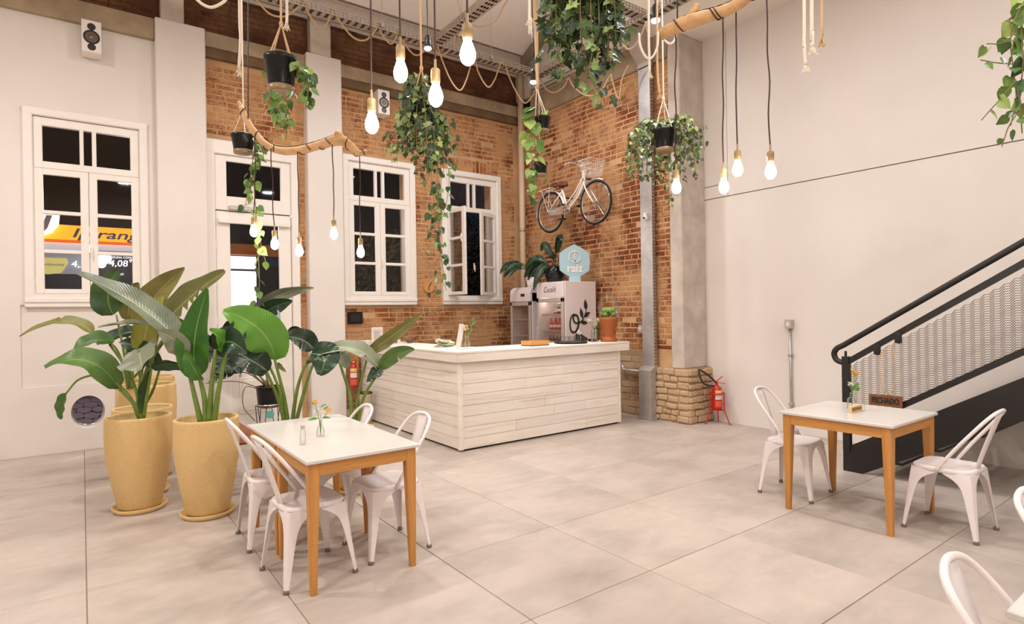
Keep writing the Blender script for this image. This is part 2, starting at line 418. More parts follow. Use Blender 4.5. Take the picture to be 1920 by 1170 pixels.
# ---- back wall (street side)
wins = (0.083, 3.775, 5.475)
HOLES = [(c - .51, c + .51, 1.84, 3.88) for c in wins] + [(1.42, 2.50, -0.2, 3.74)]
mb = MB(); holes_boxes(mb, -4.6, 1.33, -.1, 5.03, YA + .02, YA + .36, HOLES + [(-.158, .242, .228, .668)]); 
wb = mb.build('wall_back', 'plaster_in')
tag(wb, 'tall street-side back wall, white plaster at left and bare brick at right', 'wall', kind='structure')
mb = MB(); holes_boxes(mb, 1.33, 6.62, -.1, 5.03, YA + .02, YA + .36, HOLES); mb.build('masonry', 'mortar', wb)
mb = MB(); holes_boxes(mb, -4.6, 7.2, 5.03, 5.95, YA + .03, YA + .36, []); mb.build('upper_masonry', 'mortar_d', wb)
# white plaster coat, with the sunk panel under the first window
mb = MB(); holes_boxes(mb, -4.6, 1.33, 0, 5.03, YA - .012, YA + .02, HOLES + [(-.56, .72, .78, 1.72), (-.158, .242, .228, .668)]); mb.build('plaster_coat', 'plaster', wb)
mb = MB(); holes_boxes(mb, -.56, .72, .78, 1.72, YA + .008, YA + .021, []); mb.build('sunk_panel', 'plaster', wb)
for x0, x1, zt in ((.775, 1.335, 5.30), (2.63, 3.145, 5.33)):
    BB(x0, x1, YA - .13, YA + .03, 0, zt, .012).build('plaster_pillar', 'plaster', wb)
for x0, x1 in ((.84, 1.10), (2.70, 3.00)): BB(x0, x1, YA - .11, YA + .04, 5.28, 5.95, .01).build('concrete_post', 'conc', wb)
for x0, x1, za in ((-4.6, .775, 5.03), (1.335, 2.63, 5.10), (3.145, 6.55, 5.10)):
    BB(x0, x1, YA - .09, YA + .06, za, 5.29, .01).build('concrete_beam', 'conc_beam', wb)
    if za > 5.05: BB(x0, x1, YA - .055, YA + .06, 4.975, 5.10, .006).build('beam_lower_band', 'conc_dark', wb)
BB(6.50, 6.60, YA - .35, YA + .04, 5.40, 5.95, .01).build('concrete_post', 'conc', wb)
BB(3.15, 6.5, YA - .02, YA + .03, .0, .12, .01).build('wall_footing', 'conc', wb)

# ---- bricks
def bricks(parent, rects, plane, ax, holes, sz, mat, seed, keep=300, key=None, soldier=None, drop=.03):
    rnd = random.Random(seed); L, Hh = sz; items = []
    for (a0, a1, z0, z1) in rects:
        nrow = int((z1 - z0) / Hh)
        for r in range(nrow):
            zc = z0 + r * Hh; off = (0.5 if r % 2 else 0) * L + rnd.uniform(-.03, .03); a = a0 - off
            while a < a1:
                ln = L * rnd.choice((1, 1, 1, .96, .52, 1.04)); p0, p1 = max(a0, a + .0075), min(a1, a + ln - .0075); a += ln
                if p1 - p0 < .05: continue
                q0, q1 = zc + .0075, zc + Hh - .0075; bad = False
                for h in holes:
                    if p1 > h[0] and p0 < h[1] and q1 > h[2] and q0 < h[3]:
                        if p0 < h[0] - .05 and p1 > h[0]: p1 = h[0]
                        elif p1 > h[1] + .05 and p0 < h[1]: p0 = h[1]
                        else: bad = True
                if bad or p1 - p0 < .04 or rnd.random() < drop: continue
                items.append((p0, p1, q0, q1))
    for (a0, a1, z0, z1) in soldier or []:
        a = a0
        while a < a1 - .05:
            items.append((a + .006, a + .072, z0, z1 + rnd.uniform(-.02, .02))); a += .08
    items.sort(key=key)
    st = MB(); st.tint = []
    for i, (p0, p1, q0, q1) in enumerate(items):
        e = rnd.uniform(.001, .009); tl = rnd.uniform(-.003, .003); tv = rnd.random() ** 1.2
        j = [rnd.uniform(-.0035, .0035) for _ in range(4)]
        m = MB() if i < keep else st; n0 = len(m.v)
        if ax == 'y': m.bbox(p0 + j[0], p1 + j[1], plane - e, plane + .02, q0 + j[2], q1 + j[3], .005)
        else: m.bbox(plane - e, plane + .02, p0 + j[0], p1 + j[1], q0 + j[2], q1 + j[3], .005)
        if i < keep:
            m.tint = [tv] * len(m.v); m.build('brick', mat, parent)
        else: st.tint += [tv] * (len(m.v) - n0)
    if st.v: tag(st.build('brick_courses', mat, parent), kind='stuff')
WH = [(c - .61, c + .61, 1.70, 3.975) for c in wins] + [(1.33, 2.55, 0, 3.92), (-9, 1.34, 0, 9), (2.62, 3.15, 0, 9), (6.40, 6.52, 1.0, 5)]
bricks(wb, [(3.15, 6.55, .12, 4.97), (1.34, 2.62, 3.9, 4.97), (2.52, 2.63, .95, 3.9)], YA + .02, 'y', WH + [(5.0, 5.95, 3.96, 4.22)], (.245, .0765), 'brick_a', 11, 299,
       key=lambda q: (0 if q[2] > 1.0 else 1, 0 if not (3.9 < q[0] < 4.8 and q[2] > 4.0) else 1, q[0]), soldier=[(4.86, 6.10, 3.985, 4.21)])
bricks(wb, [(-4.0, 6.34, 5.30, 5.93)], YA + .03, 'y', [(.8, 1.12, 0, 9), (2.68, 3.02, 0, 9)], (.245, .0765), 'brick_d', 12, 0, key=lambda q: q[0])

# ---- right wall: brick bay with concrete beam and column, then white plaster towards the camera
wr = B(XB + .02, XB + .62, 5.0, YA + .36, -.1, 5.04).build('wall_right', 'mortar')
tag(wr, 'tall right-hand wall, bare red brick at the corner and white plaster in front', 'wall', kind='structure')
bricks(wr, [(5.19, YA, .98, 5.03)], XB + .02, 'x', [(8.46, 8.6, 0, 9)], (.25, .0775), 'brick_r', 21, 299, key=lambda q: (0 if q[2] > 1.05 else 1, q[0]))
bricks(wr, [(5.50, YA, 0.02, .95)], XB + .0, 'x', [], (.26, .095), 'brick_p', 22, 40, key=lambda q: q[0], drop=.08)
B(XB + .0, XB + .03, 5.48, YA, 0, .96).build('plinth_core', 'mortar_p', wr)
pl = B(XB - .02, 7.06, 4.93, 5.5, 0, .74).build('column_plinth', 'mortar_p', wr)
ROT = lambda c, ax, rn: Matrix.Translation(c) @ Matrix.Rotation(R(rn.uniform(-3, 3)), 4, ax) @ Matrix.Translation(-Vector(c))
rnd = random.Random(5)
for r in range(8):                                            # rough courses of the column foot, both visible faces
    z0 = .01 + r * .091; a = 4.915
    while a < 5.49:
        ln = rnd.uniform(.12, .24); e = rnd.uniform(.0, .05)
        m = BB(XB - .035 - e * .5, XB + .02, a, min(5.5, a + ln - .008), z0 + rnd.uniform(-.008, .01), z0 + .083 + rnd.uniform(-.02, .01), .016); m.xf(ROT((XB, a + ln / 2, z0 + .04), 'X', rnd)); m.tint = [rnd.random()] * len(m.v); m.build('brick', 'brick_p', pl); a += ln
    a = XB - .02
    while a < 7.0:
        ln = rnd.uniform(.12, .22); e = rnd.uniform(0, .02)
        m = BB(a, min(7.05, a + ln - .008), 4.90 - e, 4.98, z0 + rnd.uniform(-.008, .01), z0 + .083 + rnd.uniform(-.02, .01), .016); m.xf(ROT((a + ln / 2, 4.9, z0 + .04), 'Y', rnd)); m.tint = [rnd.random()] * len(m.v); m.build('brick', 'brick_p', pl); a += ln
BB(XB - .02, 7.06, 4.99, 5.19, .74, 5.29, .012).build('concrete_column', 'conc', wr)
BB(XB - .03, XB + .1, 5.19, YA - .35, 5.03, 5.40, .01).build('concrete_beam', 'conc_beam', wr)
for z_, r_ in ((5.45, .016), (5.52, .012)): MB().tube([(6.545, 5.62, z_), (6.545, 8.2, z_)], r_, 8).build('conduit_pipe', 'galp', wr, True)
MB().prism([(4.99, 5.29), (YA - .30, 5.40), (YA + .1, 5.95), (2.2, 8.95), (2.2, 5.29)], 'x', XB + .06, XB + .5).build('gable_panel', 'ceil', wr)
B(XB + .55, XB + .75, -4.2, 5.2, -.1, 5.3).build('wall_core', 'plaster_in', wr)
for (y0, y1, z0, z1) in ((-4.2, 4.99, 0, 3.064), (-4.2, 4.62, 3.076, 5.3), (4.628, 4.99, 3.25, 5.3), (4.628, 4.99, 3.076, 3.24)):
    B(7.05, 7.12, y0, y1, z0, z1).build('plaster_coat', 'plaster', wr)
B(7.05, 7.3, -4.2, 2.2, 5.3, 8.95).build('upper_plaster', 'plaster', wr); B(7.05, 7.3, 2.2, 5.0, 5.3, 7.6).build('upper_plaster', 'plaster', wr)

# ---- walls behind the camera
tag(B(-4.75, -4.5, -4.2, YA + .3, -.1, 9.0).build('wall_left', 'plaster'), 'white plaster wall on the left, outside the view', 'wall', kind='structure')
tag(B(-4.75, 7.3, -4.4, -4.1, -.1, 9.0).build('wall_front', 'plaster'), 'white plaster wall behind the viewer', 'wall', kind='structure')

# ---- roof
ry = lambda y: 5.97 + .47 * (8.4 - y)
cl = MB().prism([(8.75, ry(8.75)), (2.2, ry(2.2)), (-4.4, 5.9), (-4.4, 6.05), (2.2, ry(2.2) + .15), (8.75, ry(8.75) + .15)], 'x', -4.75, 7.3).build('ceiling', 'ceil')
tag(cl, 'sloping roof of white sheets on grey steel purlins', 'ceiling', kind='structure')
for i, y in enumerate((7.1, 5.9, 4.7, 3.5)):
    z = ry(y) - .04
    MB().bar((-4.5, y, z), (7.05, y, z), .13, .07, (0, -.47, 1)).build('purlin', 'purlin', cl)
for x in (6.36, 1.4):
    MB().bar((x, 8.35, ry(8.35) - .12), (x, 2.3, ry(2.3) - .12), .1, .16).build('rafter', 'purlin', cl)
g = MB(); P = [(8.22, 6.10), (8.46, 6.10), (8.46, 5.86), (8.40, 5.82), (8.24, 5.82), (8.20, 5.90)]
g.prism(P, 'x', -4.5, 6.42); gb = g.build('steel_gutter_beam', 'galp', cl)
B(-4.5, 6.42, 8.17, 8.22, 6.06, 6.12).build('gutter_lip', 'purlin', gb)
# concrete column stub between roof and post at left of the gutter
# ---- windows
def window(n, c, a_left, a_right, label):
    y = YA
    m = MB(); m.bbox(c - .605, c - .51, y - .045, y + .06, 1.76, 3.97, .012); m.bbox(c + .51, c + .605, y - .045, y + .06, 1.76, 3.97, .012)
    m.bbox(c - .605, c + .605, y - .047, y + .06, 3.88, 3.975, .012)
    for x0, x1, z0, z1 in ((-.51, -.426, 3.29, 3.88), (.42, .51, 3.29, 3.88), (-.43, .43, 3.29, 3.37), (-.43, .43, 3.78, 3.88), (-.083, -.043, 3.36, 3.79), (.036, .08, 3.36, 3.79)):
        m.bbox(c + x0, c + x1, y - .01, y + .05, z0, z1, .006)
    m.bbox(c - .53, c - .505, y - .02, y + .3, 1.8, 3.3, .003); m.bbox(c + .505, c + .53, y - .02, y + .3, 1.8, 3.3, .003)
    fr = m.build('window_%d' % n, 'paint'); tag(fr, label, 'window', kind='structure')
    m = MB().bbox(c - .606, c + .606, y - .058, y + .06, 1.74, 1.80, .010); m.bbox(c - .603, c + .603, y - .046, y + .06, 1.69, 1.742, .008); m.bbox(c - .52, c + .52, y - .04, y + .3, 1.795, 1.845, .004); m.build('sill', 'paint', fr)
    for x0, x1 in ((-.426, -.083), (-.043, .036), (.08, .42)): B(c + x0, c + x1, y + .015, y + .021, 3.37, 3.78).build('pane', 'glass', fr)
    for s, a in ((-1, a_left), (1, a_right)):
        hx = c + s * .507; W = .505
        m = MB()
        for x0, x1, z0, z1 in ((0, .083, 1.848, 3.288), (.424, W, 1.848, 3.288), (.08, .43, 1.848, 1.902), (.08, .43, 3.217, 3.288), (.08, .43, 2.315, 2.358), (.08, .43, 2.765, 2.808)):
            m.bbox(x0, x1, -.012, .03, z0, z1, .005)
        T = Matrix.Translation((hx, y, 0)) @ Matrix.Rotation(R(a) * (s), 4, 'Z') @ Matrix.Diagonal((-s, 1, 1, 1))
        sa = m.xf(T).build('sash', 'paint', fr)
        for z0, z1 in ((1.90, 2.318), (2.355, 2.768), (2.805, 3.22)): B(.08, .426, .006, .012, z0, z1).xf(T).build('pane', 'glass', sa)
        for z in (2.0, 2.55, 3.12): MB().tube([(hx, y - .012, z - .04), (hx, y - .012, z + .04)], .009, 8).build('hinge', 'paint', fr)
    m = BB(c + .01, c + .03, y - .03, y - .01, 2.29, 2.41, .004); m.tube([(c + .02, y - .045, 2.26), (c + .02, y - .045, 2.37)], .008); m.build('latch', 'paint', fr)
    return fr
window(1, wins[0], 0, 0, 'white casement window in the plaster wall at left, fuel station visible through its panes')
window(2, wins[1], 0, 0, 'closed white casement window in the brick wall right of the second pillar')
window(3, wins[2], 84, 24, 'white casement window with both sashes swung open, in the brick corner')
# ---- oval porthole near the floor
ring = []; T = [2 * PI * i / 40 for i in range(40)]
cx, cz, ra, rb = .042, .448, .165, .193
m = MB(); vs = []; fs = []
m.add([(-.075, YA - .006, .355), (.335, YA - .006, .355), (.335, YA - .006, .785), (-.075, YA - .006, .785)], [])
sq = []
for a in T:
    k = 1 / max(abs(math.cos(a)), abs(math.sin(a))); sq.append((cx + .202 * k * math.cos(a), cz + .222 * k * math.sin(a)))
inn = [(cx + ra * math.cos(a), cz + rb * math.sin(a)) for a in T]
m = MB(); m.add([(p[0], YA - .013, p[1]) for p in sq] + [(p[0], YA - .013, p[1]) for p in inn] + [(p[0], YA + .30, p[1]) for p in inn],
    [(i, (i + 1) % 40, 40 + (i + 1) % 40, 40 + i) for i in range(40)] + [(40 + i, 40 + (i + 1) % 40, 80 + (i + 1) % 40, 80 + i) for i in range(40)])
ow = m.build('window_4', 'plaster', smooth=2); tag(ow, 'small oval porthole window low in the white wall at left', 'window', kind='structure')
MB().tube([(cx + (ra - .004) * math.cos(a), YA + .22, cz + (rb - .004) * math.sin(a)) for a in T], .012, 6, True).build('rim', 'chrome', ow, True)
MB().add([(cx + ra * math.cos(a), YA + .22, cz + rb * math.sin(a)) for a in T] + [(cx + ra * math.cos(a), YA + .226, cz + rb * math.sin(a)) for a in T], [tuple(range(40)), tuple(range(40, 80))] + [(i, (i + 1) % 40, 40 + (i + 1) % 40, 40 + i) for i in range(40)]).build('pane', 'glass', ow)
# ---- street door
m = MB(); y = YA
m.bbox(1.335, 1.44, y - .03, y + .05, 0, 3.90, .01); m.bbox(2.42, 2.53, y - .03, y + .05, 0, 3.90, .01); m.bbox(1.335, 2.53, y - .032, y + .05, 3.72, 3.91, .01)
for x0, x1, z0, z1 in ((1.44, 1.585, 2.98, 3.72), (2.285, 2.42, 2.98, 3.72), (1.58, 2.29, 2.98, 3.17), (1.58, 2.29, 3.64, 3.72), (1.90, 1.945, 3.16, 3.66)): m.bbox(x0, x1, y, y + .045, z0, z1, .006)
d1 = m.build('door_1', 'paint'); tag(d1, 'tall white street door with glass upper half and transom window', 'door', kind='structure')
for x0, x1 in ((1.58, 1.90), (1.945, 2.29)): B(x0, x1, y + .02, y + .026, 3.165, 3.645).build('pane', 'glass', d1)
m = MB()
for x0, x1, z0, z1 in ((1.445, 1.62, .02, 2.965), (2.25, 2.415, .02, 2.965), (1.615, 2.255, 2.82, 2.965), (1.615, 2.255, .02, 1.14)): m.bbox(x0, x1, y + .002, y + .045, z0, z1, .006)
lf = m.build('door_leaf', 'paint', d1)
B(1.62, 2.25, y + .02, y + .028, 1.13, 2.83).build('pane', 'glass', lf)
for x0, x1, z0, z1 in ((1.70, 2.16, .22, .72), (1.70, 2.16, .82, 1.04)): 
    m = MB().bbox(x0, x1, y - .008, y + .01, z0, z1, .008); m.bbox(x0 + .04, x1 - .04, y - .016, y, z0 + .04, z1 - .04, .012); m.build('raised_panel', 'paint', lf)
m = BB(1.47, 2.40, y - .05, y, 2.80, 2.86, .006); m.build('panic_bar', 'paint', lf)
m = BB(1.60, 1.86, y - .05, y, 2.985, 3.04, .008); m.bar((1.74, y - .03, 3.04), (1.9, y - .09, 3.10), .02, .012); m.disc((1.74, y - .03, 2.97), (0, 0, 1), .012, .09, 10); m.build('door_closer', 'silver', d1)
m = MB().tube([(2.33, y, 1.35), (2.33, y - .06, 1.35), (2.33, y - .06, 1.05), (2.33, y, 1.05)], .012); m.build('pull_handle', 'silver', lf)
B(1.33, 2.62, y - .12, y + .1, 0.0, .02).build('threshold', 'conc', d1)
for z in (.5, 1.5, 2.0, 2.5): MB().tube([(1.445, y - .008, z - .05), (1.445, y - .008, z + .05)], .009).build('hinge', 'paint', d1)

# ---- the street outside
st = B(-30, 45, 9.0, 60, -.35, -.12).build('street', plain('asphalt', C(70, 64, 70), .8, var=.3, scale=3)); tag(st, 'dark paved street outside the windows', 'street', kind='structure')
rnd = random.Random(8); mcob = plain('violet_cobble', C(120, 104, 116), .6, var=.3, scale=8)
for i in range(7):
    for j in range(10):
        x0 = -.55 + j * .22 + (.11 if i % 2 else 0); y0 = 9.6 + i * .75
        n = 6; poly = [(x0 + .11 + .118 * math.cos(2 * PI * k / n + .3) * rnd.uniform(.9, 1.08), y0 + .36 + .44 * math.sin(2 * PI * k / n + .3) * rnd.uniform(.9, 1.05)) for k in range(n)]
        MB().prism(poly, 'z', -.13, -.085 + rnd.uniform(0, .015)).build('cobblestone', mcob, st)
YS = 20
sta = empty('fuel_station', (2.0, YS, -.12), 'lit yellow fuel station across the street, seen through the left window and the door', 'building')
def pr(name, u0, v0, u1, v1, mat, d=.3, yy=YS):
    pass
MB_y = emit('sign_yellow', C(255, 176, 28), 1.3); MB_w = emit('sign_white', C(235, 240, 250), 2.6); MB_o = emit('sign_orange', C(226, 96, 24), 1.2)
m_navy = emit('sign_navy', C(70, 82, 118), .25); m_dk = plain('night_facade', C(34, 26, 30), .8, var=.3)
B(-6, 2.6, YS - .3, YS + 4, 3.66, 4.08).build('canopy', MB_y, sta)
B(-6, 2.6, YS - .33, YS - .29, 3.60, 3.68).build('orange_stripe', MB_o, sta)
B(-6, 2.6, YS - .2, YS + 4, 3.42, 3.60).build('canopy_soffit', emit('soffit_light', C(196, 200, 212), 0.9), sta)
B(-6, 9, YS + 4, YS + 4.4, -.1, 3.5).build('back_wall', m_dk, sta)
B(-9, 12, YS + 5, YS + 5.4, 4.1, 12).build('upper_facade', m_dk, sta)
m = MB().prism([(-1.3, 3.70), (-1.3, 4.36), (-.44, 4.36), (-.47, 4.05), (-.62, 3.84), (-.85, 3.72)], 'y', YS - .5, YS - .34); m.build('logo_shield', emit('logo_light', C(246, 246, 236), 1.6), sta)
m = MB().prism([(-.85, 3.9), (-.72, 4.28), (-.60, 4.28), (-.70, 3.95), (-.80, 3.82)], 'y', YS - .52, YS - .49); m.build('logo_stroke', 'silver', sta)
text('lettering', 'Ipiranga', .34, m_navy, sta, (.66, YS - .36, 3.86), (PI / 2, 0, 0), .02, .25, 1.72, .004)
B(-1.0, .32, YS - 1.0, YS - .8, 1.6, 3.32).build('price_board', plain('board_black', C(30, 27, 30), .5), sta)
B(-1.0, .32, YS - 1.03, YS - .99, 2.72, 3.25).build('board_light_band', emit('board_grey', C(150, 152, 160), .55), sta)
m = MB().prism([(-.95, 3.12), (-.30, 3.12), (-.27, 3.0), (-.42, 2.74), (-.7, 2.70), (-.95, 2.76)], 'y', YS - 1.08, YS - 1.02); m.build('board_plaque', emit('plaque_yellow', C(222, 206, 120), .8), sta)
text('plaque_lettering', 'combustível', .10, m_navy, sta, (-.6, YS - 1.1, 2.95), (PI / 2, 0, 0), .006, .2)
wt = emit('digit_white', C(240, 240, 244), 2.0)
B(.36, 1.9, YS - 1.0, YS - .8, 1.6, 3.36).build('price_panel', plain('board_black2', C(34, 30, 34), .5), sta)
for s, x, z, h, wd in (('4,2', -.06, 2.97, .24, .30), ('4,08', .80, 3.02, .24, .42), ('9', 1.07, 3.10, .13, .06)):
    text('price_digits', s, h, wt, sta, (x, YS - 1.1, z), (PI / 2, 0, 0), .01, .12, wd)
for k in range(3): text('board_lettering', ('PREÇO À VISTA', 'GASOLINA COMUM', '4,05')[k], .075, wt, sta, (.86, YS - 1.05, (3.27, 3.19, 2.74)[k]), (PI / 2, 0, 0), .006)
for x, z, r in ((.16, 3.36, .10), (.50, 3.13, .15), (.42, 2.98, .11)): MB().ball((x, YS - 1.35, z), r, 12, (1, .4, 1)).build('flood_lamp', emit('flood', C(250, 250, 255), 4), sta, True)
# lit shop bay seen through the door
B(3.2, 4.75, YS + 1.0, YS + 1.2, 1.9, 3.55).build('shop_front', emit('shop_light', C(240, 244, 255), 2.4), sta)
B(3.2, 5.6, YS + 1.05, YS + 1.2, -.1, 1.9).build('shop_window', emit('shop_window_light', C(190, 204, 220), 1.0), sta)
B(3.2, 5.6, YS + .9, YS + 1.2, 3.6, 3.95).build('shop_fascia', emit('fascia_orange', C(150, 84, 30), .5), sta)
for k, (x, z, a, b) in enumerate(((3.6, 1.5, .4, .06), (3.75, 1.65, .1, .1), (4.0, 1.75, .12, .1), (3.6, .9, .55, .35), (4.6, 1.2, .25, .3), (4.9, .6, .5, .5), (4.15, 1.4, .1, .12))):
    BB(x, x + a, YS + .8, YS + .95, z, z + b, .03).build('shop_goods', m_dk, sta)
B(3.2, 4.75, YS + .85, YS + .95, 3.05, 3.12).build('shop_beam', 'gal', sta)
lamp('street_lamp', 'POINT', (1.0, 12.5, 3.5), 420, (1, .88, .9), .2)

# ================================================================ FURNITURE AND COUNTER
# ---- service counter
def counter():
    c = empty('service_counter', (4.4, 5.9, 0), 'L-shaped counter clad in whitewashed horizontal boards with a thick white top', 'counter')
    x0, x1, y0, y1 = 3.37, 5.93, 5.595, 8.44
    mb = B(x0 + .02, x1 - .02, y0 + .02, y0 + .52, .02, 1.0); mb.box(x0 + .02, x0 + .52, y0 + .5, y1, .02, 1.0); mb.build('carcass', 'dark', c)
    m = B(x0 + .03, x1 - .03, y0 + .03, y0 + .5, 0, .03); m.box(x0 + .03, x0 + .5, y0 + .4, y1, 0, .03); m.build('recessed_plinth', 'dark', c)
    rnd = random.Random(3)
    cuts = {0: [5.28], 1: [4.15], 2: [4.75, 5.28], 3: [4.6], 4: [5.05], 5: [4.3], 6: [4.9], 7: []}
    hh = .122
    for r in range(8):
        z0 = .022 + r * hh; e = [x0 + .045] + cuts[r] + [x1 - .035]
        for a, b in zip(e, e[1:]): BB(a + .0015, b - .0015, y0 + rnd.uniform(0, .003), y0 + .022, z0, z0 + hh - .0035, .002).build('board', 'wash_x', c)
        e = [y0 + .045] + ([7.3] if r % 2 else [6.6]) + [y1]
        for a, b in zip(e, e[1:]): BB(x0 + rnd.uniform(0, .003), x0 + .022, a + .0015, b - .0015, z0, z0 + hh - .0035, .002).build('board', 'wash_y', c)
    BB(x0 - .012, x0 + .045, y0 - .012, y0 + .045, .015, .998, .008).build('corner_post', 'wash_y', c)
    BB(x1 - .035, x1 + .008, y0 - .01, y0 + .5, .015, .998, .006).build('end_post', 'wash_y', c)
    # worktop: boards with an apron
    for k in range(4):
        a = y0 - .075 + k * .165; BB(x0 - .06 if k == 0 else x0 + .60, 6.06, a, a + .163, 1.095, 1.12, .003).build('top_board', 'wash_x', c)
        b = x0 - .06 + k * .165; BB(b, b + .163, y0 + .092, y1, 1.095, 1.12, .003).build('top_board', 'wash_y', c)
    BB(x0 - .055, 6.055, y0 - .07, y0 - .045, 1.0, 1.094, .003).build('apron', 'wash_x', c)
    BB(6.03, 6.055, y0 - .045, y0 + .58, 1.0, 1.094, .003).build('apron', 'wash_y', c)
    BB(x0 - .055, x0 - .03, y0 - .045, y1, 1.0, 1.094, .003).build('apron', 'wash_y', c)
    BB(x0 - .05, x0 + .5, y1 - .32, y1 - .02, 1.12, 1.165, .004).build('riser_board', 'wash_x', c)
counter()

# ---- metal cafe chair (faces +Y in its own frame)
def make_chair():
    r = empty('cafe_chair', (0, 0, 0), 'white metal cafe chair', 'chair')
    # seat pan
    n = 40; rings = []
    def ol(k, z, p=5.0):
        o = []
        for i in range(n):
            a = 2 * PI * i / n; c, s_ = math.cos(a), math.sin(a); q = (abs(c) ** p + abs(s_) ** p) ** (-1 / p)
            o.append((c * q * .178 * k, s_ * q * .178 * k, z))
        return o
    m = MB(); rs = [ol(1.0, .418), ol(1.012, .432), ol(1.0, .447), ol(.95, .452), ol(.86, .448), ol(.5, .441), ol(.1, .440)]
    m.add(sum(rs, []), [(a * n + i, a * n + (i + 1) % n, (a + 1) * n + (i + 1) % n, (a + 1) * n + i) for a in range(6) for i in range(n)] + [tuple(6 * n + i for i in range(n)), tuple(range(n))[::-1]])
    m.build('seat', 'chair', r, True)
    for sx in (-1, 1):
        for sy in (-1, 1):
            lv = []
            for k in range(15):
                t = k / 14; z = .43 - .41 * t ** 1.15; h = .176 + .042 * t
                wd = .024 + .050 * (1 - t) + .121 * math.exp(-((.43 - z) / .042) ** 1.3)
                if k == 0: wd = h
                q = min(.03, wd * .7)
                lv.append([(h - wd, h), (h - q, h), (h - q * .3, h - q * .3), (h, h - q), (h, h - wd)] + [(h - wd, h - .006), (h - q, h - .006), (h - q * .3 - .006, h - q * .3 - .006), (h - .006, h - q), (h - .006, h - wd)])
                lv[-1] = [(sx * a, sy * b, z) for a, b in lv[-1]]
            m = MB(); fs = []
            for k in range(14):
                for i in range(4):
                    fs.append((k * 10 + i, k * 10 + i + 1, k * 10 + 11 + i, k * 10 + 10 + i)); fs.append((k * 10 + 5 + i, k * 10 + 15 + i, k * 10 + 16 + i, k * 10 + 6 + i))
                for i, j in ((0, 5), (4, 9)): fs.append((k * 10 + i, k * 10 + 10 + i, k * 10 + 10 + j, k * 10 + j))
            fs += [(0, 5, 6, 1), (1, 6, 7, 2), (2, 7, 8, 3), (3, 8, 9, 4)] + [tuple(140 + v for v in q) for q in ((0, 1, 6, 5), (1, 2, 7, 6), (2, 3, 8, 7), (3, 4, 9, 8))]
            m.add(sum(lv, []), fs); lg = m.build('leg', 'chair', r, 2)
            MB().lathe([(.015, 0), (.0175, .003), (.017, .018), (.013, .022)], 12, (sx * .206, sy * .206, 0)).build('foot', 'rubber', lg, True)
    P = [(-.183, .02, .425), (-.181, -.03, .50), (-.178, -.10, .60), (-.172, -.18, .705), (-.150, -.245, .79), (-.10, -.283, .838), (0, -.298, .855)]
    P += [(-x, y, z) for x, y, z in P[-2::-1]]
    MB().tube(smooth_path(P, 4), .0115, 8).build('back_hoop', 'chair', r, True)
    m = MB(); vs = []; fs = []
    for k in range(9):
        t = k / 8; y = -.160 - .132 * t ** 1.1; z = .44 + .405 * t; wd = .046 + .012 * t
        for i in range(5):
            s_ = (i - 2) / 2; vs.append((s_ * wd, y - .012 * (1 - s_ * s_), z))
    for i in range(45): x, y, z = vs[i]; vs.append((x, y + .004, z))
    for k in range(8):
        for i in range(4): a = k * 5 + i; fs += [(a, a + 1, a + 6, a + 5), (a + 45, a + 50, a + 51, a + 46)]
        for i in (0, 4): a = k * 5 + i; fs.append((a, a + 5, a + 50, a + 45))
    for i in range(4): fs += [(i, i + 1, i + 46, i + 45), (40 + i, 41 + i, 86 + i, 85 + i)]
    m.add(vs, fs).build('splat', 'chair', r, True)
    return r
proto = make_chair()
CH = [(1.085, 3.60, -86, 'white metal cafe chair nearest the viewer on the left side of the left table'),
      (1.075, 4.32, -92, 'white metal cafe chair at the left table beside the ochre planter'),
      (1.62, 3.66, 92, 'white metal cafe chair at the near end of the left table facing the planters'),
      (1.47, 4.29, 88, 'white metal cafe chair at the far end of the left table beside the counter'),
      (4.80, 2.56, 186, 'white metal cafe chair behind the right table beside the wall conduit'),
      (4.83, 1.485, 0, 'white metal cafe chair in front of the right table beside the black stair stringer'),
      (1.93, 0.295, 187, 'white metal cafe chair cut off at the bottom right corner, only its backrest in view'),
      (2.80, .34, 176, 'white metal cafe chair at the right edge, only its hoop curve in view')]
for i, (x, y, a, lab) in enumerate(CH):
    o = proto if i == 0 else copy_tree(proto)
    o.location = (x, y, 0); o.rotation_euler = (0, 0, R(a)); o['label'] = lab; o['group'] = 'white metal cafe chairs'

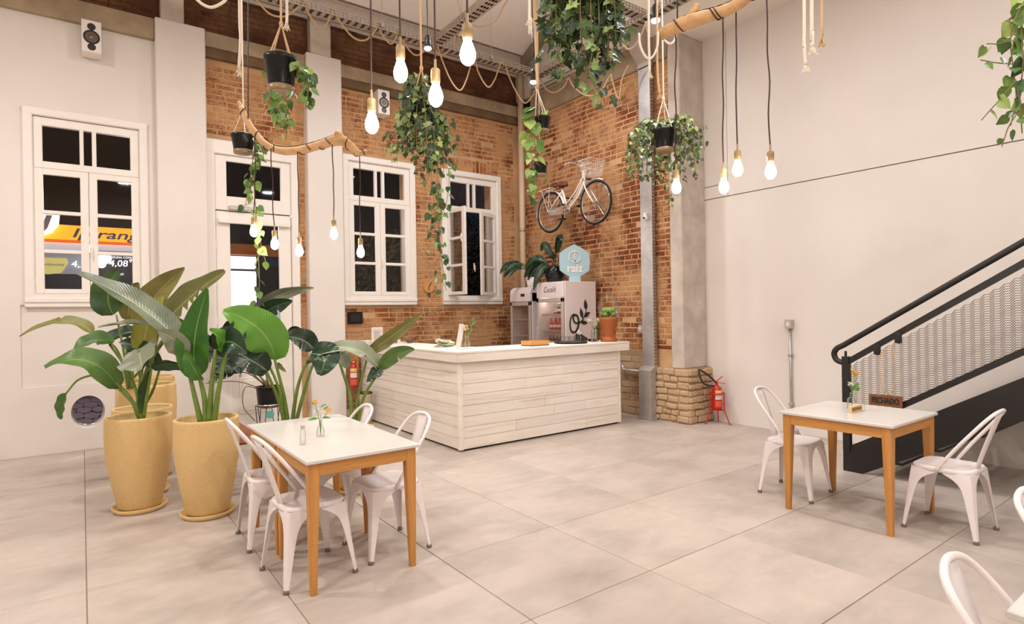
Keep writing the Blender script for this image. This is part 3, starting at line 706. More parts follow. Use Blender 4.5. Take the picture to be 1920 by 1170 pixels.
# ---- tables
def table(x0, x1, y0, y1, label, h=.752, inset=.018):
    t = empty('cafe_table', ((x0 + x1) / 2, (y0 + y1) / 2, 0), label, 'table', 'white topped cafe tables')
    BB(x0, x1, y0, y1, h - .022, h, .004).build('tabletop', 'top', t)
    a0, a1, b0, b1 = x0 + inset, x1 - inset, y0 + inset, y1 - inset; zt = h - .0225
    for x, sx in ((a0, 1), (a1, -1)):
        for y, sy in ((b0, 1), (b1, -1)):
            m = MB(); vs = []
            for z, wd, o in ((zt, .062, 0), (zt - .10, .062, 0), (.0, .036, .006)):
                X0, X1 = sorted((x + sx * o, x + sx * (o + wd))); Y0, Y1 = sorted((y + sy * o, y + sy * (o + wd)))
                b = .005; vs += [(X0 + b, Y0, z), (X1 - b, Y0, z), (X1, Y0 + b, z), (X1, Y1 - b, z), (X1 - b, Y1, z), (X0 + b, Y1, z), (X0, Y1 - b, z), (X0, Y0 + b, z)]
            m.add(vs, [(k * 8 + i, k * 8 + (i + 1) % 8, k * 8 + 8 + (i + 1) % 8, k * 8 + 8 + i) for k in range(2) for i in range(8)] + [tuple(range(8)), tuple(range(16, 24))]).build('leg', 'wood_z', t)
    for y in (b0 + .006, b1 - .028): BB(a0 + .06, a1 - .06, y, y + .022, zt - .075, zt, .002).build('apron', 'wood_x', t)
    for x in (a0 + .006, a1 - .028): BB(x, x + .022, b0 + .06, b1 - .06, zt - .075, zt, .002).build('apron', 'wood_y', t)
    return t
table(.97, 1.66, 3.235, 3.935, 'white topped wooden table with a salt shaker, nearer of the joined left pair')
table(.97, 1.66, 3.938, 4.64, 'white topped wooden table, farther of the joined left pair in front of the planters')
table(4.325, 5.12, 1.635, 2.425, 'white topped wooden table with a reserved sign in front of the stairs')
table(1.93, 3.55, -.25, .475, 'white table corner at the bottom right edge behind a chair back', .752, .27)

# ---- things on the tables
def flower(root, c, r, mat, n=7, tilt=(0, 0, 1)):
    m = MB(); d = Vector(tilt).normalized(); u = d.orthogonal().normalized(); v = d.cross(u); c = Vector(c)
    for k in range(n):
        a = 2 * PI * k / n; e = u * math.cos(a) + v * math.sin(a); p = d.cross(e)
        m.add([c, c + e * r * .5 + p * r * .28 + d * r * .15, c + e * r + d * r * .12, c + e * r * .5 - p * r * .28 + d * r * .15, c + e * r * .5 + d * r * .22 - d * .001 - d * r * .2], [(0, 1, 2, 3), (0, 3, 2, 4), (0, 4, 2, 1)])
    m.ball(c + d * r * .15, r * .22, 6)
    return m.build('flower', mat, root)
M['petal_y'] = plain('yellow_petal', C(240, 190, 84), .6); M['petal_w'] = plain('white_petal', C(240, 234, 222), .6); M['sprig'] = plain('fresh_sprig', C(92, 140, 66), .5)
def oval_leaf(m, a, d, L, wd, nrm):
    a = Vector(a); d = Vector(d).normalized(); s_ = d.cross(Vector(nrm)).normalized(); u = s_.cross(d)
    m.add([a, a + d * L * .35 + s_ * wd * .5 + u * L * .06, a + d * L * .75 + s_ * wd * .38 + u * L * .04, a + d * L, a + d * L * .75 - s_ * wd * .38 + u * L * .04, a + d * L * .35 - s_ * wd * .5 + u * L * .06, a + d * L * .5],
          [(0, 1, 6), (1, 2, 6), (2, 3, 6), (3, 4, 6), (4, 5, 6), (5, 0, 6)])
def vase(loc, label, prof, wh, ye, lv, seed, fs=.016):
    v = empty('flower_vase', loc, label, 'vase', 'small flower vases'); x, y, z = loc
    MB().lathe(prof, 20, loc).build('glass_vase', 'cglass', v, True)
    top = prof[len(prof) // 2][1]; rnd = random.Random(seed); ms = MB(); L = Vector(loc)
    for px_, py_, pz_ in wh + ye: ms.tube([L + Vector((0, 0, .012)), L + Vector((px_ * .15, py_ * .15, top)), L + Vector((px_, py_, pz_))], .0018, 5)
    ms.build('flower_stem', 'sprig', v)
    for p in wh:
        for k in range(4): flower(v, L + Vector(p) + Vector((rnd.uniform(-.014, .014), rnd.uniform(-.014, .014), rnd.uniform(-.012, .014))), fs, 'petal_w', 6, (rnd.uniform(-.6, .6), -.6 + rnd.uniform(-.4, .4), .6))
    for p in ye: flower(v, L + Vector(p), .024, 'petal_y', 6, (rnd.uniform(-.5, .2), -.7, .5))
    ml = MB()
    for (p, d, Ln) in lv: oval_leaf(ml, L + Vector(p), d, Ln, Ln * .35, (-.3, -.6, .7))
    ml.build('leaf_sprig', 'sprig', v)
    return v
bud = [(.022, 0), (.027, .004), (.027, .03), (.024, .05), (.012, .075), (.010, .095), (.013, .102), (.0095, .101), (.008, .09), (.010, .074), (.022, .048), (.025, .02), (.0, .006)]
vase((1.255, 3.86, .752), 'bud vase of white and yellow flowers on the left table', bud, [(-.02, .0, .16), (.012, .01, .165), (.0, -.02, .15)], [(-.035, .0, .225), (.05, -.02, .165)],
     [((-.01, 0, .12), (-1, -.2, -.05), .08), ((.01, 0, .12), (1, -.2, -.1), .06), ((0, 0, .19), (.8, 0, .3), .05), ((-.02, 0, .21), (-.8, 0, .3), .05), ((.02, 0, .17), (.9, 0, .5), .045)], 1)
# narrow cruet beside it
c = empty('oil_cruet', (1.09, 3.69, .752), 'small clear shaker bottle with a metal cap on the left table', 'bottle')
MB().lathe([(.017, 0), (.019, .003), (.019, .08), (.012, .095), (.011, .10), (.009, .1), (.015, .075), (.016, .01), (0, .006)], 16, c.location).build('bottle_body', 'cglass', c, True)
MB().lathe([(.0125, .098), (.0125, .118), (.009, .122), (.0, .122)], 14, c.location).build('cap', 'silver', c, True)
# right table
vase((4.80, 2.10, .752), 'bottle vase of yellow and white flowers on the right table', [(.03, 0), (.034, .005), (.034, .07), (.028, .085), (.014, .095), (.013, .125), (.015, .13), (.011, .129), (.0105, .1), (.026, .08), (.031, .02), (0, .006)],
     [(-.02, .0, .20), (.01, .01, .195)], [(.03, -.01, .29), (.065, -.02, .275), (.045, 0, .265), (.005, .0, .30)], [((0, 0, .14), (.7, -.2, .5), .09), ((.02, 0, .15), (1, -.2, .1), .09), ((.03, 0, .16), (1, -.2, .5), .08), ((.05, 0, .15), (1, -.2, -.3), .07), ((0, 0, .15), (-.6, 0, .4), .06)], 2)
c = empty('reserved_sign', (4.70, 2.04, .752), 'small wooden block lettered RESERVADO on the right table', 'sign')
BB(4.61, 4.785, 2.02, 2.045, .752, .803, .002).build('block', plain('pale_pine', C(226, 196, 146), .6, var=.08, scale=20), c)
text('lettering', 'RESERVADO', .036, 'wood_d', c, (4.6975, 2.0185, .778), (PI / 2, 0, 0), .001, 0, .155)
c = empty('salt_shaker', (4.792, 2.02, .752), 'tiny clear shaker standing in front of the bottle vase on the right table', 'shaker')
MB().lathe([(.014, 0), (.015, .003), (.015, .05), (.010, .058), (0, .06)], 14, c.location).build('glass_body', 'cglass', c, True)

# ---- things on the counter (top at 1.12)
CT = 1.1205
def on_counter(name, x, y, label, cat, group=None): return empty(name, (x, y, CT), label, cat, group)
c = on_counter('card_stand', 3.46, 8.0, 'white printed price card in an upright frame at the left end of the counter', 'sign')
BB(3.36, 3.53, 7.99, 8.005, CT, CT + .24, .003).build('card', 'paper', c); B(3.375, 3.515, 7.987, 7.991, CT + .02, CT + .225).build('printed_sheet', plain('print_grey', C(214, 204, 198), .6), c)
mm_ = MB()
for k in range(9): mm_.box(3.39, 3.39 + (.09, .11, .07)[k % 3], 7.985, 7.9875, CT + .05 + k * .017, CT + .056 + k * .017)
mm_.build('print_lines', plain('print_ink', C(160, 140, 134), .7), c); BB(3.35, 3.54, 7.97, 8.03, CT, CT + .012, .003).build('foot', 'paper', c)
c = on_counter('picture_card', 3.68, 7.95, 'small dark framed card beside the white price card on the counter', 'sign')
BB(3.65, 3.735, 7.94, 7.96, CT, CT + .14, .004).build('frame', plain('grey_frame', C(120, 108, 100), .5), c); B(3.665, 3.72, 7.936, 7.941, CT + .05, CT + .125).build('picture', 'black', c); B(3.675, 3.71, 7.933, 7.937, CT + .07, CT + .105).build('picture_mark', 'paper', c)
c = on_counter('small_bowl', 3.86, 7.8, 'small brown bowl on the counter behind the card stands', 'bowl')
MB().lathe([(.03, 0), (.055, .03), (.075, .06), (.068, .06), (.05, .035), (0, .015)], 20, c.location).build('bowl_body', plain('brown_glaze', C(110, 88, 80), .4), c, True)
c = on_counter('folded_cloths', 3.72, 6.55, 'folded green and cream striped cloths lying on the counter', 'cloth')
for k, (dx, dy, a, mt) in enumerate(((0, 0, 12, C(214, 206, 176)), (.02, -.03, 30, C(176, 190, 158)), (.03, .02, -8, C(226, 206, 176)), (-.04, -.02, 50, C(206, 204, 184)))):
    m = MB(); 
    for i in range(5): m.bbox(-.11, .11, -.075 + i * .03, -.048 + i * .03, k * .016, k * .016 + .017 + .004 * math.sin(i * 2), .006)
    m.xf(Matrix.Translation((3.72 + dx, 6.55 + dy, CT + .008 * k)) @ Matrix.Rotation(R(a), 4, 'Z') @ Matrix.Rotation(R(4 * k), 4, 'X')); m.build('cloth', plain('cloth%d' % k, mt, .9, var=.15, scale=50), c)
c = on_counter('saucer_pair', 3.9, 6.35, 'small brown saucer beside the folded cloths on the counter', 'dish')
MB().lathe([(.03, 0), (.06, .012), (.07, .02), (.066, .02), (.04, .01), (0, .006)], 20, c.location).build('saucer', plain('tan_glaze', C(176, 130, 92), .4), c, True)
v = vase((3.72, 5.98, CT), 'glass vase with a yellow flower and eucalyptus sprig at the counter corner', [(.032, 0), (.036, .005), (.036, .05), (.03, .08), (.018, .10), (.018, .14), (.022, .15), (.018, .149), (.015, .1), (.033, .03), (0, .006)],
     [(-.02, 0, .22), (-.03, .01, .26)], [(-.01, -.01, .27), (.0, -.01, .245)], [((.02, 0, .15), (.5, 0, .8), .06), ((.04, 0, .2), (.8, 0, .5), .06), ((.06, 0, .25), (-.3, 0, 1), .07), ((.07, 0, .28), (.8, 0, .6), .07), ((.08, 0, .31), (.2, 0, 1), .07), ((.02, 0, .13), (.9, 0, -.2), .05)], 3)
c = on_counter('menu_card', 3.60, 6.02, 'leaning white menu card behind the flower vase at the counter corner', 'card')
m = BB(-.035, .035, -.004, .004, 0, .30, .002); m.xf(Matrix.Translation((3.62, 6.03, CT)) @ Matrix.Rotation(R(12), 4, 'Y')); m.build('card', 'paper', c)
c = on_counter('wooden_tray', 4.62, 5.80, 'honey coloured shallow wooden box tray on the counter', 'tray')
m = BB(4.47, 4.77, 5.70, 5.90, CT, CT + .012, .002); m.bbox(4.47, 4.77, 5.70, 5.712, CT, CT + .062, .002); m.bbox(4.47, 4.77, 5.888, 5.90, CT, CT + .062, .002); m.bbox(4.47, 4.482, 5.71, 5.89, CT, CT + .062, .002); m.bbox(4.758, 4.77, 5.71, 5.89, CT, CT + .062, .002); m.bbox(4.60, 4.61, 5.71, 5.89, CT, CT + .055, .002)
m.build('box_tray', plain('honey_wood', C(210, 150, 84), .5, var=.15, scale=12, stretch=(.2, 1, 1)), c)
c = on_counter('serving_tray', 5.25, 5.83, 'round black serving tray holding upturned glasses on the counter', 'tray')
MB().lathe([(.2, 0), (.215, .004), (.23, .02), (.224, .021), (.208, .008), (0, .007)], 36, c.location).build('tray_dish', 'blackp', c, True)
for k, (dx, dy) in enumerate(((-.13, -.06), (-.05, -.09), (.04, -.10), (-.10, .04), (-.01, -.01), (.08, -.02), (.03, .08), (-.06, .11), (.13, .05), (.14, -.08))):
    g = empty('drinking_glass', (5.25 + dx, 5.83 + dy, CT + .0075), 'upturned clear drinking glass on the round black tray', 'glass', 'glasses on the black tray')
    MB().lathe([(.037, 0), (.038, .003), (.034, .076), (.029, .084), (0, .085)], 16, g.location).build('glass_body', 'cglass', g, True)
v = vase((5.66, 5.80, CT), 'clear vase of small white blossoms between the black tray and the clay urn', [(.045, 0), (.05, .004), (.044, .06), (.04, .12), (.05, .17), (.047, .17), (.037, .12), (.041, .06), (.045, .012), (0, .008)],
     [(-.10, 0, .30), (-.06, -.02, .33), (-.03, .02, .29), (.02, -.02, .28), (.06, 0, .30), (.10, .01, .29), (.0, -.03, .25), (-.07, 0, .26), (.12, 0, .27)], [], [((0, 0, .17), (-.6, -.3, .6), .08), ((0, 0, .17), (.6, -.3, .6), .08), ((0, 0, .15), (0, -.5, .8), .08), ((.02, 0, .2), (.3, -.4, .7), .07)], 4, .026)
c = on_counter('card_reader', 5.60, 5.99, 'black card machine with a paper strip behind the blossom vase', 'machine')
m = BB(-.05, .05, -.085, .085, 0, .06, .012); m.xf(Matrix.Translation((5.58, 5.99, CT + .03)) @ Matrix.Rotation(R(25), 4, 'X')); m.build('body', 'blackp', c)
m = BB(-.035, .035, -.004, .004, 0, .06, .001); m.xf(Matrix.Translation((5.55, 6.0, CT + .10)) @ Matrix.Rotation(R(35), 4, 'Y')); m.build('receipt', 'paper', c)
B(5.53, 5.63, 5.92, 6.06, CT, CT + .06).build('cradle', 'blackp', c)
c = on_counter('black_dish', 5.78, 5.95, 'small flat black dish left of the clay urn', 'dish')
MB().lathe([(.06, 0), (.08, .012), (.084, .03), (.078, .03), (.07, .012), (0, .008)], 24, c.location).build('dish', 'blackp', c, True)
# clay water filter with glass dome
M['lime'] = plain('lime_green', C(140, 172, 84), .4, var=.3, scale=22)
c = on_counter('clay_water_urn', 5.86, 5.72, 'terracotta water urn with a pointed glass dome at the right end of the counter', 'urn')
MB().lathe([(.112, 0), (.116, .03), (.10, .048), (.084, .064), (.087, .08), (.115, .19), (.132, .30), (.136, .335), (.128, .335), (.12, .3), (0, .29)], 32, c.location).build('clay_pot', 'terra', c, True)
MB().lathe([(.124, .336), (.143, .40), (.150, .46), (.140, .53), (.105, .60), (.06, .645), (.025, .68), (.009, .715), (0, .722)], 32, c.location).build('glass_dome', 'dglass', c, True)
rnd = random.Random(12)
for k in range(13):
    a_ = k * 2.4; q_ = .082 if k < 7 else .06; MB().ball((5.86 + q_ * math.cos(a_), 5.72 + q_ * math.sin(a_), CT + (.375 if k < 7 else .435)), .037, 12, (1, 1, .92)).build('lime', M['lime'], c, True)
m = MB().disc((5.86, 5.60, CT + .17), (0.0, -1, 0), .014, .05, 12); m.disc((5.86, 5.57, CT + .17), (0, 0, 1), .008, .04, 8); m.build('tap', 'terra', c)

# ---- refrigerators
def fridge_big():
    x0, x1, y0, y1, h = 5.80, 6.44, 6.55, 7.20, 2.0
    f = empty('display_fridge', (x0, y0, 0), 'large white glass-door fridge with a hand-lettered header and leaf logo', 'fridge', 'glass-door fridges')
    m = BB(x0, x1, y0, y0 + .04, .1, h, .006); m.bbox(x0, x1, y1 - .04, y1, .1, h, .006); m.bbox(x1 - .04, x1, y0 + .03, y1 - .03, .1, h, .004); m.bbox(x0, x1, y0 + .03, y1 - .03, h - .04, h, .004); m.bbox(x0, x1, y0 + .03, y1 - .03, .1, .2, .004)
    m.bbox(x0 + .03, x1 - .05, y0 + .05, y1 - .05, 0, .1); m.build('body', 'pink', f)
    BB(x0 - .03, x0 + .0, y0 + .01, y1 - .01, 1.76, h - .01, .005).build('header', 'pink', f)
    text('header_lettering', 'Cucaló', .12, 'black', f, (x0 - .032, (y0 + y1) / 2, 1.88), (PI / 2, 0, -PI / 2), .001, .35, .28, -.001)
    m = MB()
    for a, b, c_, d in ((y0 + .01, y0 + .065, .22, 1.75), (y1 - .065, y1 - .01, .22, 1.75), (y0 + .01, y1 - .01, .22, .29), (y0 + .01, y1 - .01, 1.69, 1.75)): m.bbox(x0 - .035, x0 - .003, a, b, c_, d, .004)
    dr = m.build('door', 'silver', f)
    B(x0 - .02, x0 - .012, y0 + .06, y1 - .06, .28, 1.70).build('pane', 'glass', dr); MB().bbox(x0 - .07, x0 - .035, y1 - .06, y1 - .035, .9, 1.3).build('handle', 'silver', dr)
    B(x1 - .05, x1 - .04, y0 + .04, y1 - .04, .2, h - .04).build('liner', 'paint', f)
    for z in (.62, 1.00, 1.25, 1.50):
        m = MB()
        for k in range(8): m.box(x0 + .06, x1 - .06, y0 + .05 + k * .077, y0 + .058 + k * .077, z, z + .006)
        m.box(x0 + .05, x0 + .06, y0 + .045, y1 - .045, z - .012, z + .012); m.build('wire_shelf', 'silver', f)
    # strip lamp inside
    B(x0 + .08, x0 + .12, y0 + .06, y1 - .06, 1.70, 1.715).build('strip_lamp', emit('fridge_lamp', (1, .93, .84, 1), 22), f)
    bm_ = [plain('red_drink', C(196, 52, 44), .3), plain('amber_drink', C(140, 96, 60), .3), plain('dark_bottle', C(48, 44, 34), .25)]
    def bottle(x, y, z, h_, r_, mt, lab, grp):
        b = empty('bottle', (x, y, z), lab, 'bottle', grp)
        MB().lathe([(r_ * .9, 0), (r_, .006), (r_, h_ * .55), (r_ * .75, h_ * .68), (r_ * .36, h_ * .8), (r_ * .34, h_ * .95)], 12, b.location).build('bottle_body', bm_[mt], b, True)
        MB().lathe([(r_ * .4, h_ * .93), (r_ * .4, h_), (0, h_)], 10, b.location).build('cap', 'silver' if mt else 'red', b, True)
        MB().lathe([(r_ * 1.02, h_ * .2), (r_ * 1.02, h_ * .45)], 12, b.location).build('paper_label', 'paper', b, True)
    for k in range(5):
        for j in range(2): bottle(x0 + .13 + j * .11, y0 + .10 + k * .095, 1.256, .19, .034, 0 if k > 1 else 1, 'red drink bottle on the middle fridge shelf' if k > 1 else 'amber drink bottle on the middle fridge shelf', 'red drinks on the middle shelf' if k > 1 else 'amber drinks on the middle shelf')
    for k in range(6): bottle(x0 + .13, y0 + .09 + k * .085, 1.006, .18, .032, 2, 'dark bottle on the lowest visible fridge shelf', 'dark bottles on the low shelf')
    for k, (dy, hh_, mt) in enumerate(((.10, .13, 1), (.20, .19, 2), (.29, .17, 2), (.37, .12, 1))): bottle(x0 + .14, y0 + dy, 1.506, hh_, .042, mt, ('short amber jar at the right of the top fridge shelf', 'tall dark wine bottle on the top fridge shelf', 'medium dark bottle in the middle of the top fridge shelf', 'short amber jar at the left of the top fridge shelf')[k], None)
    # logo on the side facing the hall
    lg = MB(); yq = y0 - .003; cx_, cz_ = x0 + .20, 1.27
    def stroke(pts, w0):
        P = smooth_path([(p[0], yq, p[1]) for p in pts], 8); n = len(P); vs = []; fs = []
        for i, p in enumerate(P):
            t = (P[min(i + 1, n - 1)] - P[max(i - 1, 0)]).normalized(); s_ = Vector((-t.z, 0, t.x)); w_ = w0 * (.35 + .65 * abs(math.sin(PI * (i / (n - 1) * .9 + .08)))); vs += [p + s_ * w_, p - s_ * w_]
        lg.add(vs + [v + Vector((0, -.002, 0)) for v in vs], [(2 * i + o, 2 * i + 1 + o, 2 * i + 3 + o, 2 * i + 2 + o) for i in range(n - 1) for o in (0, 2 * n)])
    stroke([(cx_ - .03, 1.52), (cx_ - .10, 1.47), (cx_ - .13, 1.35), (cx_ - .11, 1.23), (cx_ - .04, 1.195), (cx_ + .03, 1.24), (cx_ + .075, 1.36), (cx_ + .05, 1.47), (cx_ - .01, 1.50), (cx_ - .055, 1.46), (cx_ - .03, 1.38), (cx_ + .04, 1.355), (cx_ + .13, 1.38), (cx_ + .21, 1.46), (cx_ + .26, 1.58)], .021)
    for (a, b, wd) in (((cx_ + .26, 1.58), (cx_ + .235, 1.78), .05), ((cx_ + .17, 1.43), (cx_ + .12, 1.63), .045), ((cx_ + .20, 1.46), (cx_ + .36, 1.55), .045), ((cx_ + .12, 1.37), (cx_ + .30, 1.35), .042)):
        a = Vector((a[0], yq, a[1])); b = Vector((b[0], yq, b[1])); d = b - a; s_ = Vector((-d.z, 0, d.x)).normalized() * wd
        vs = [a, a + d * .3 + s_ * .85, a + d * .6 + s_ * .8, b, a + d * .6 - s_ * .8, a + d * .3 - s_ * .85]
        lg.add(vs + [v + Vector((0, -.002, 0)) for v in vs], [tuple(range(6)), tuple(range(6, 12))])
    lg.v = [(cx_ + (v[0] - cx_) * .86, v[1], 1.42 + (v[2] - 1.42) * .86) for v in lg.v]
    lg.build('leaf_logo', plain('logo_green', C(38, 48, 38), .5), f)
fridge_big()
def fridge_small():
    x0, x1, y0, y1 = 5.86, 6.40, 7.42, 7.98
    f = empty('display_fridge', (x0, y0, 0), 'narrow white glass-door fridge with a rounded top and small digital display', 'fridge', 'glass-door fridges')
    m = BB(x0, x1, y0, y0 + .035, .08, 1.86, .004); m.bbox(x0, x1, y1 - .035, y1, .08, 1.86, .004); m.bbox(x1 - .03, x1, y0, y1, .08, 1.86, .004); m.bbox(x0, x1, y0, y1, .06, .18, .004); m.bbox(x0 + .03, x1, y0 + .03, y1 - .03, 0, .07, .004); m.build('body', 'pink', f)
    P = [(x0 - .03, 1.72), (x0 - .03, 1.86), (x0 - .01, 1.92), (x0 + .05, 1.955), (x1, 1.955), (x1, 1.72)]
    MB().prism(P, 'y', y0, y1).build('rounded_head', 'pink', f)
    B(x0 - .034, x0 - .028, y0 + .16, y0 + .26, 1.80, 1.845).build('digital_display', 'black', f)
    m = MB()
    for a, b, c_, d in ((y0 + .005, y0 + .06, .2, 1.71), (y1 - .05, y1 - .005, .2, 1.71), (y0 + .005, y1 - .005, .2, .26), (y0 + .005, y1 - .005, 1.65, 1.71)): m.bbox(x0 - .035, x0 - .003, a, b, c_, d, .004)
    dr = m.build('door', 'silver', f); B(x0 - .02, x0 - .012, y0 + .05, y1 - .05, .25, 1.66).build('pane', 'glass', dr)
    B(x1 - .04, x1 - .03, y0 + .03, y1 - .03, .18, 1.7).build('liner', plain('liner_beige', C(190, 170, 146), .6), f)
    for z in (.8, 1.15, 1.42):
        m = MB()
        for k in range(7): m.box(x0 + .05, x1 - .05, y0 + .05 + k * .075, y0 + .058 + k * .075, z, z + .006)
        m.box(x0 + .04, x0 + .05, y0 + .04, y1 - .04, z - .012, z + .014); m.build('wire_shelf', 'silver', f)
    for k in range(4):
        g = empty('wine_glass', (x0 + .14, y0 + .12 + k * .10, 1.4265), 'stemmed glass on the top shelf of the narrow fridge', 'glass', 'stemmed glasses in the narrow fridge')
        MB().lathe([(.03, 0), (.004, .006), (.004, .07), (.03, .10), (.036, .15), (.03, .2), (.028, .2), (.034, .15), (.028, .103), (0, .078)], 14, g.location).build('glass_body', 'cglass', g, True)
    # white planter and lily on top
fridge_small()
# round hexagonal sign
s = empty('hexagon_sign', (6.10, 6.66, 2.0), 'pale blue rounded hexagonal sign lettered raiz on top of the large fridge', 'sign')
def rhex(r, k, z, sq=1.0):
    o = []
    for i in range(72):
        a = 2 * PI * i / 72 + PI / 6; m_ = (a % (PI / 3)) - PI / 6; h = math.cos(PI / 6) / math.cos(m_); h = h * (1 - k) + k * .93
        o.append((r * h * math.sin(a), z, r * h * math.cos(a) * sq))
    return o
SM = Matrix.Translation((6.10, 6.66, 2.305)) @ Matrix.Rotation(R(-26), 4, 'Z')
m = MB(); a, b, c_ = rhex(.27, .25, -.02), rhex(.275, .25, 0), rhex(.27, .25, .02)
n = 72; m.add(a + b + c_, [tuple(range(n)), tuple(range(2 * n, 3 * n))] + [(k * n + i, k * n + (i + 1) % n, (k + 1) * n + (i + 1) % n, (k + 1) * n + i) for k in (0, 1) for i in range(n)])
m.xf(SM).build('panel', plain('pale_blue', C(168, 198, 208), .35), s)
m = MB().bbox(-.09, .09, -.03, .03, -.305, -.235, .006); m.xf(SM).build('foot', plain('pale_blue_foot', C(172, 204, 212), .4), s)
m = MB(); m.tube([SM @ Vector((.098 * math.sin(PI / 3 * i), -.024, .075 + .098 * math.cos(PI / 3 * i))) for i in range(6)], .008, 6, True)
for pts in ([(0, .17), (0, -.01)], [(0, .09), (-.045, .115)], [(0, .04), (.04, .02), (.042, .03)], [(0, .07), (-.035, .065)], [(0, -.01), (0, .03)]): m.tube([SM @ Vector((p[0], -.024, p[1])) for p in pts], .0075, 6)
m.build('emblem', 'paper', s)
t_ = text('lettering', 'raiz', .17, 'paper', s, SM @ Vector((0, -.022, -.105)), (PI / 2, 0, R(-26)), .003, 0, .25, .0045)

# ================================================================ PLANTS
CROWN = Vector((0, 0, 0))
def blade(root, base, mid, tip, wd, phi=0, mat='leaf_b', fold=.25, torn=0, seed=0, face=(-.45, -.78, .35), name='leaf'):
    rnd = random.Random(seed); a, b, c = Vector(base), Vector(mid), Vector(tip); q = 2 * b - .5 * (a + c); n = 26 if torn else 18
    m = MB(); m.uv = []; F = Vector(face); tears = [rnd.uniform(.25, .9) for _ in range(torn)]; tl = {}
    for tt in tears: tl[(int(tt * n), rnd.choice((-1, 1)))] = rnd.uniform(.12, .45)
    for i in range(n + 1):
        t = i / n; p = a * (1 - t) ** 2 + q * 2 * t * (1 - t) + c * t * t; tg = (2 * (q - a) * (1 - t) + 2 * (c - q) * t).normalized()
        sd = tg.cross(F); sd.normalize(); sd = Matrix.Rotation(R(phi), 3, tg) @ sd; up = sd.cross(tg)
        h = wd * .5 * max(.0, math.sin(PI * min(1, (t * .94 + .04)) ** .80)) ** .72
        if t < .05: h *= .3 + 14 * t
        for j in range(-3, 4):
            s_ = j / 3; k = tl.get((i, 1 if j > 0 else -1), 1) if j else 1
            wv = .04 * wd * math.sin(t * 17 + seed + (1 if j > 0 else 4)) * abs(s_)
            m.v.append(tuple(p + sd * (h * s_ * k) + up * (fold * h * abs(s_) ** 1.3 + wv - (.006 * (1 - abs(s_)) if j == 0 else 0)))); m.uv.append((.5 + s_ * .5, t))
    for i in range(n):
        for j in range(6):
            a_ = i * 7 + j; m.f.append((a_, a_ + 1, a_ + 8, a_ + 7))
    return m.build(name, mat, root, True)
def stalk(root, pts, r0, r1, mat='stem', name='stalk'):
    P = smooth_path(pts, 5); n = len(P)
    return MB().tube(P, [r0 + (r1 - r0) * i / (n - 1) for i in range(n)], 8).build(name, mat, root, True)
def planter(loc, label, rim=.235, h=.76, base=.15, cat='plant', group=None):
    t = empty('potted_plant', loc, label, cat, group); k = h / .76
    prof = [(base, .03), (base * 1.04, .04), (base + (rim - base) * .55, .25 * k), (rim * .965, .45 * k), (rim * 1.0, .60 * k), (rim * .985, h - .025), (rim * .99, h - .006), (rim * .97, h), (rim * .89, h), (rim * .875, h - .01), (rim * .86, h - .1), (0, h - .1)]
    MB().lathe(prof, 44, loc).build('pot', 'clay', t, True)
    MB().lathe([(base * 1.16, 0), (base * 1.22, .006), (base * 1.32, .038), (base * 1.26, .04), (base * 1.16, .02), (0, .018)], 36, loc).build('saucer', 'clay', t, True)
    m = MB().lathe([(rim * .87, h - .075), (rim * .5, h - .06), (.0, h - .055)], 24, loc); m.build('soil', 'soil', t, True)
    return t
p1_ = planter((0.360,5.644,0.000), 'tall ochre planter of broad-leaved banana-like plant, front left of the group', .24)
p2_ = planter((0.778,5.144,0.000), 'tall ochre planter beside the left table, its plant with one bright upright leaf', .235)
p3_ = planter((.42, 6.12, 0), 'ochre planter half hidden behind the front left one', .235)
p4_ = planter((.50, 6.78, 0), 'larger ochre planter standing behind two others near the white wall', .26, .90, .165)
p5_ = planter((.56, 7.45, 0), 'ochre planter nearest the wall, only its rim showing over the others', .26, .92, .165)
p6_ = planter((1.46, 5.14, 0), 'ochre planter behind the left table, its plant with one large flat green leaf', .2, .60, .13)
p7_ = planter((1.92, 4.98, 0), 'small ochre planter between the left table and the counter', .17, .56, .12)
